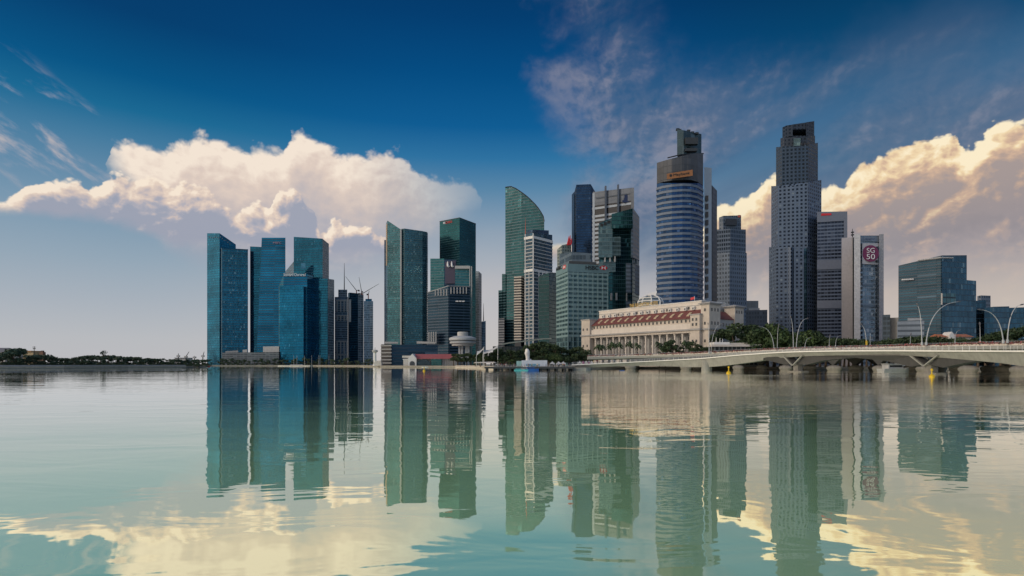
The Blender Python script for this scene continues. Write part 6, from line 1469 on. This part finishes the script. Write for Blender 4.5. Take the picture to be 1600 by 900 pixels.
# people on the jetty and the footbridge approach
def person_mesh(seed, shirt, trousers, walk=0.18):
    me = bpy.data.meshes.new('person'); a = walk
    V = [(0, 0, 0.95), (0, 0, 1.18), (0, 0, 1.42), (0, 0, 1.52), (0, 0.0, 1.66), (0.10, 0, 0.88), (0.10, a, 0.48), (0.10, a * 0.9, 0.06), (-0.10, 0, 0.88), (-0.10, -a * .6, 0.48), (-0.10, -a * 1.6, 0.10), (0.20, 0, 1.40), (0.25, -a * .5, 1.12), (0.24, -a * .2, 0.86), (-0.20, 0, 1.40), (-0.25, a * .5, 1.12), (-0.24, a * 1.1, 0.88), (0.10, a * 0.9 - .14, 0.04), (-0.10, -a * 1.6 - 0.12, 0.05)]
    E = [(0, 1), (1, 2), (2, 3), (3, 4), (0, 5), (5, 6), (6, 7), (0, 8), (8, 9), (9, 10), (2, 11), (11, 12), (12, 13), (2, 14), (14, 15), (15, 16), (7, 17), (10, 18)]
    Rr = [.145, .13, .15, .055, .10, .095, .065, .045, .095, .065, .045, .06, .045, .036, .06, .045, .036, .035, .035]
    me.from_pydata(V, E, []); ob = bpy.data.objects.new('tmp_person', me); COL.objects.link(ob); ob.modifiers.new('skin', 'SKIN'); ob.modifiers.new('sub', 'SUBSURF').levels = 1
    for i, r in enumerate(Rr): me.skin_vertices[0].data[i].radius = (r, r * (0.8 if i < 3 else 1))
    me.skin_vertices[0].data[0].use_root = True
    bpy.context.view_layer.update(); out = bpy.data.meshes.new_from_object(ob.evaluated_get(bpy.context.evaluated_depsgraph_get())); bpy.data.objects.remove(ob)
    out.materials.clear()
    for c in (PM['skin'], shirt, trousers, PM['hair']): out.materials.append(c)
    for p in out.polygons:
        z = p.center.z; ax = abs(p.center.x)
        p.material_index = 3 if z > 1.68 or (z > 1.6 and p.center.y > 0.02) else 0 if z > 1.47 else 1 if (z > 0.93 and (ax < 0.19 or z > 1.15)) else 0 if ax > 0.19 else 2
    out.name = 'person'; return out
PM = {'skin': plain('skin', (0.42, 0.26, 0.18), 0.6), 'hair': plain('hair', (0.03, 0.025, 0.02), 0.6)}
SH = [('white', (0.72, 0.72, 0.70)), ('red', (0.42, 0.05, 0.05)), ('navy', (0.04, 0.06, 0.16)), ('pale blue', (0.30, 0.42, 0.58)), ('grey', (0.28, 0.28, 0.29)), ('yellow', (0.60, 0.45, 0.10))]
tr_d, tr_l = plain('trousers_dark', (0.05, 0.055, 0.07), 0.8), plain('trousers_tan', (0.36, 0.30, 0.22), 0.8)
PEOPLE = [(n_, person_mesh(i, plain('shirt_' + n_.replace(' ', '_'), c, 0.8), tr_d if i % 2 else tr_l, 0.14 + 0.04 * (i % 3))) for i, (n_, c) in enumerate(SH)]
for k in range(46):
    u_ = PR.uniform(775, 893)
    if k < 22: Y_, where = PR.uniform(284.2, 287), 'strolling along the jetty railing'
    elif k < 34: u_, Y_, where = PR.uniform(775, 806) if k % 2 else PR.uniform(858, 893), PR.uniform(290, 312), 'standing back on the jetty'
    else: u_, Y_, where = PR.uniform(900, 1000), 0, 'crossing the footbridge'
    n_, me = PEOPLE[PR.randrange(len(PEOPLE))]; p = link('person', me)
    if Y_: p.location = (X(u_, Y_), Y_, 1.62)
    else: q_ = JB.at(JB.dist_u(u_), PR.uniform(1.2, 5)); p.location = (q_.x, q_.y, q_.z)
    p.rotation_euler = (0, 0, PR.uniform(0, 6.28)); tag(p, 'person in a %s top %s' % (n_, where), 'person', 'people on the promenade and footbridge')

# low white riverside building behind the bridge, right of the hotel
t = thing('riverside_pavilion', 'low white flat roofed building in front of the huge spreading tree', 'building', (X(1150, 322), 322, GROUND)); o = Vector(t.location)
wh = lambda u0, u1, Y, v0, v1, d, part, mat: MB().box(X(u0, Y) - o.x, X(u1, Y) - o.x, Y - o.y, Y - o.y + d, (Z(v1, Y) if v1 else GROUND) - o.z, Z(v0, Y) - o.z).build(part, mat, t)
wh(1116, 1186, 320, 541, None, 10, 'wall', facade('riverside_wall', (0.05, 0.06, 0.06), (0.36, 0.35, 0.32), 4, 2.4, 0.3, 0.3, 0.2, 0.3, 0.3))
wh(1113, 1190, 317.5, 538.2, 541.5, 13, 'roof', stone_l); wh(1116, 1140, 321, 534.5, 538.2, 8, 'upper_storey', white_paint); wh(1140, 1184, 324, 535.6, 538.2, 6, 'upper_storey', off_white)
m = MB()
for u_, v_ in ((1121, 527), (1127, 528), (1131, 529)): x = X(u_, 322) - o.x; m.tube([(x, 2, Z(535, 322) - o.z), (x, 2, Z(v_, 322) - o.z)], [0.25, 0.1], 5)
m.build('roof_vent', white_paint, t)
# red roofed house with a white gable by the slate glass block
t = thing('gabled_house', 'small house with a white gable and red roof below the slate glass block', 'building', (X(1495, 300), 300, GROUND)); o = Vector(t.location); Y = 300
m = MB(); m.box(X(1472, Y) - o.x, X(1518, Y) - o.x, 0, 9, 0, Z(526, Y) - o.z); m.build('wall', off_white, t)
m = MB(); x0, x1 = X(1470, Y) - o.x, X(1520, Y) - o.x; z0, z1 = Z(526.5, Y) - o.z, Z(521.5, Y) - o.z
m.face([(x0, -1, z0), (x1, -1, z0), (x1, 4.5, z1), (x0, 4.5, z1)]); m.face([(x0, 10, z0), (x0, 4.5, z1), (x1, 4.5, z1), (x1, 10, z0)]); m.face([(x1, -1, z0), (x1, 10, z0), (x1, 4.5, z1)]); m.face([(x0, -1, z0), (x0, 4.5, z1), (x0, 10, z0)]); m.build('roof', plain('terracotta', (0.42, 0.16, 0.09), 0.75, var=0.2), t)
m = MB(); xa, xb = X(1480, Y) - o.x, X(1488, Y) - o.x; f = [(xa, -1.6, 0), (xb, -1.6, 0), (xb, -1.6, Z(523.5, Y) - o.z), ((xa + xb) / 2, -1.6, Z(518.6, Y) - o.z), (xa, -1.6, Z(523.5, Y) - o.z)]; m.face(f); gb = [(x, 4, z) for x, y, z in f]
for i in range(5): j = (i + 1) % 5; m.face([f[j], f[i], gb[i], gb[j]])
m.build('gable', white_paint, t)

# far left shore: buildings, masts and cranes
t = thing('shore_building', 'yellow building with a flat orange roof behind the far left trees', 'building', (X(45, 520), 520, GROUND)); o = Vector(t.location); Y = 520
MB().box(X(36, Y) - o.x, X(52, Y) - o.x, 0, 12, 0, Z(549.5, Y) - o.z).build('wall', plain('yellow_wall', (0.52, 0.40, 0.22), 0.7), t); MB().box(X(35, Y) - o.x, X(50, Y) - o.x, -1, 13, Z(549.5, Y) - o.z, Z(548, Y) - o.z).build('roof', plain('orange_roof', (0.45, 0.24, 0.10), 0.7), t)
t = thing('shore_building', 'grey hipped roof showing over the leftmost trees', 'building', (X(-2, 540), 540, GROUND)); o = Vector(t.location); Y = 540
MB().box(X(-30, Y) - o.x, X(8, Y) - o.x, 0, 20, 0, Z(550, Y) - o.z).build('wall', off_white, t); m = MB(); r0 = [(X(-32, Y) - o.x, -1), (X(9.5, Y) - o.x, -1), (X(9.5, Y) - o.x, 21), (X(-32, Y) - o.x, 21)]; z0, z1 = Z(550, Y) - o.z, Z(543, Y) - o.z; ap = [(X(-18, Y) - o.x, 10, z1), (X(0, Y) - o.x, 10, z1)]
m.face([(*r0[0], z0), (*r0[1], z0), ap[1], ap[0]]); m.face([(*r0[1], z0), (*r0[2], z0), ap[1]]); m.face([(*r0[2], z0), (*r0[3], z0), ap[0], ap[1]]); m.face([(*r0[3], z0), (*r0[0], z0), ap[0]]); m.build('roof', plain('slate_roof', (0.18, 0.19, 0.21), 0.7), t)
t = thing('brick_tower', 'slim brown brick tower among the far left trees', 'tower', (X(66.5, 520), 520, GROUND)); z_ = lambda v: Z(v, 520) - GROUND
MB().prism([(-1.6, -1.6), (1.6, -1.6), (1.6, 1.6), (-1.6, 1.6)], 0, z_(550)).build('shaft', plain('brown_brick', (0.22, 0.13, 0.09), 0.85), t); MB().prism([(-0.9, -0.9), (0.9, -0.9), (0.9, 0.9), (-0.9, 0.9)], z_(550), z_(547.8)).build('top', plain('brown_brick_top', (0.18, 0.11, 0.08), 0.85), t)
t = thing('radio_mast', 'thin dark mast with a cross arm above the far left trees', 'mast', (X(53.5, 510), 510, GROUND)); z_ = lambda v: Z(v, 510) - GROUND
MB().tube([(0, 0, 0), (0, 0, z_(541))], [0.4, 0.2], 5).build('pole', dark_metal, t); MB().box(-1.6, 1.4, -.2, .2, z_(542.6), z_(542.0)).box(-1.0, 1.0, -.4, .4, z_(545.5), z_(544.2)).build('cross_arm', dark_metal, t)
def far_crane(u, vb, vt, ut, vtip, label):
    Y = 620; t = thing('dock_crane', label, 'crane', (X(u, Y), Y, GROUND), 0, 'cranes beyond the far shore'); o = Vector(t.location)
    MB().tube([(0, 0, 0), (0, 0, Z(vt, Y) - o.z)], 0.55, 4).build('mast', dark_metal, t); MB().tube([(0, 0, Z(vt, Y) - o.z), W(ut, vtip, Y) - o], [0.5, 0.25], 4).build('jib', dark_metal, t); MB().box(-1.4, 1.4, -1, 1, Z(vt, Y) - o.z - 1.2, Z(vt, Y) - o.z + 0.6).build('cab', pale_conc, t)
far_crane(290.5, 563, 557, 295.5, 549.5, 'dock crane with its jib raised right, nearest the low row of trees'); far_crane(317, 563, 556, 319, 549.5, 'dock crane with a steep jib close to the leftmost blue tower'); far_crane(304, 563, 558, 303.5, 556, 'stubby dock crane between the two with raised jibs'); far_crane(278.6, 563, 556, 278.8, 552, 'thin upright dock crane, leftmost of the far cranes')
t = thing('quay_building', 'long pale low shed beyond the far shore by the dock cranes', 'building', (X(283, 640), 640, GROUND)); o = Vector(t.location)
MB().box(X(273, 640) - o.x, X(290, 640) - o.x, 0, 14, 0, Z(559.5, 640) - o.z).build('wall', pale_conc, t); MB().box(X(272.5, 640) - o.x, X(290.5, 640) - o.x, -0.8, 15, Z(559.5, 640) - o.z, Z(558.8, 640) - o.z).build('roof', grey_conc, t)
# promenade wall of the far shore
t = thing('shore_wall', 'long low grey promenade wall along the far left shore', 'wall', (X(100, 399), 399, GROUND)); o = Vector(t.location); m = MB(); pts = [(X(u_, Y_ + 1.5) , Y_ + 1.5) for u_, Y_ in SHORE[:6]]
for (xa, ya), (xb, yb) in zip(pts, pts[1:]): m.prism([(xa - o.x, ya - o.y), (xb - o.x, yb - o.y), (xb - o.x, yb - o.y + 0.5), (xa - o.x, ya - o.y + 0.5)], -0.01, 0.9)
m.build('coping', grey_conc, t)
t = thing('floating_stage', 'pale floating stage on the water before the blue towers', 'stage', (X(459, 850), 850, 0)); o = Vector(t.location)
MB().box(X(434, 850) - o.x, X(484, 850) - o.x, 0, 14, -0.5, 1.4).build('platform', plain('stage_pale', (0.62, 0.58, 0.50), 0.7), t); MB().box(X(450, 850) - o.x, X(470, 850) - o.x, 8, 10, 1.4, 2.6).build('rear_kerb', grey_conc, t)
fm = MB().tube([(0, 0, 0), (0, 0, 15)], [0.22, 0.12], 6).mesh('pole', lamp_w)
for u_ in (459, 464, 476, 487, 498, 500, 514): t = thing('flag_post', 'thin pale pole among the trees before the blue towers', 'pole', (X(u_, 880), 880, GROUND), 0, 'thin poles before the blue towers'); link('pole', fm, t)
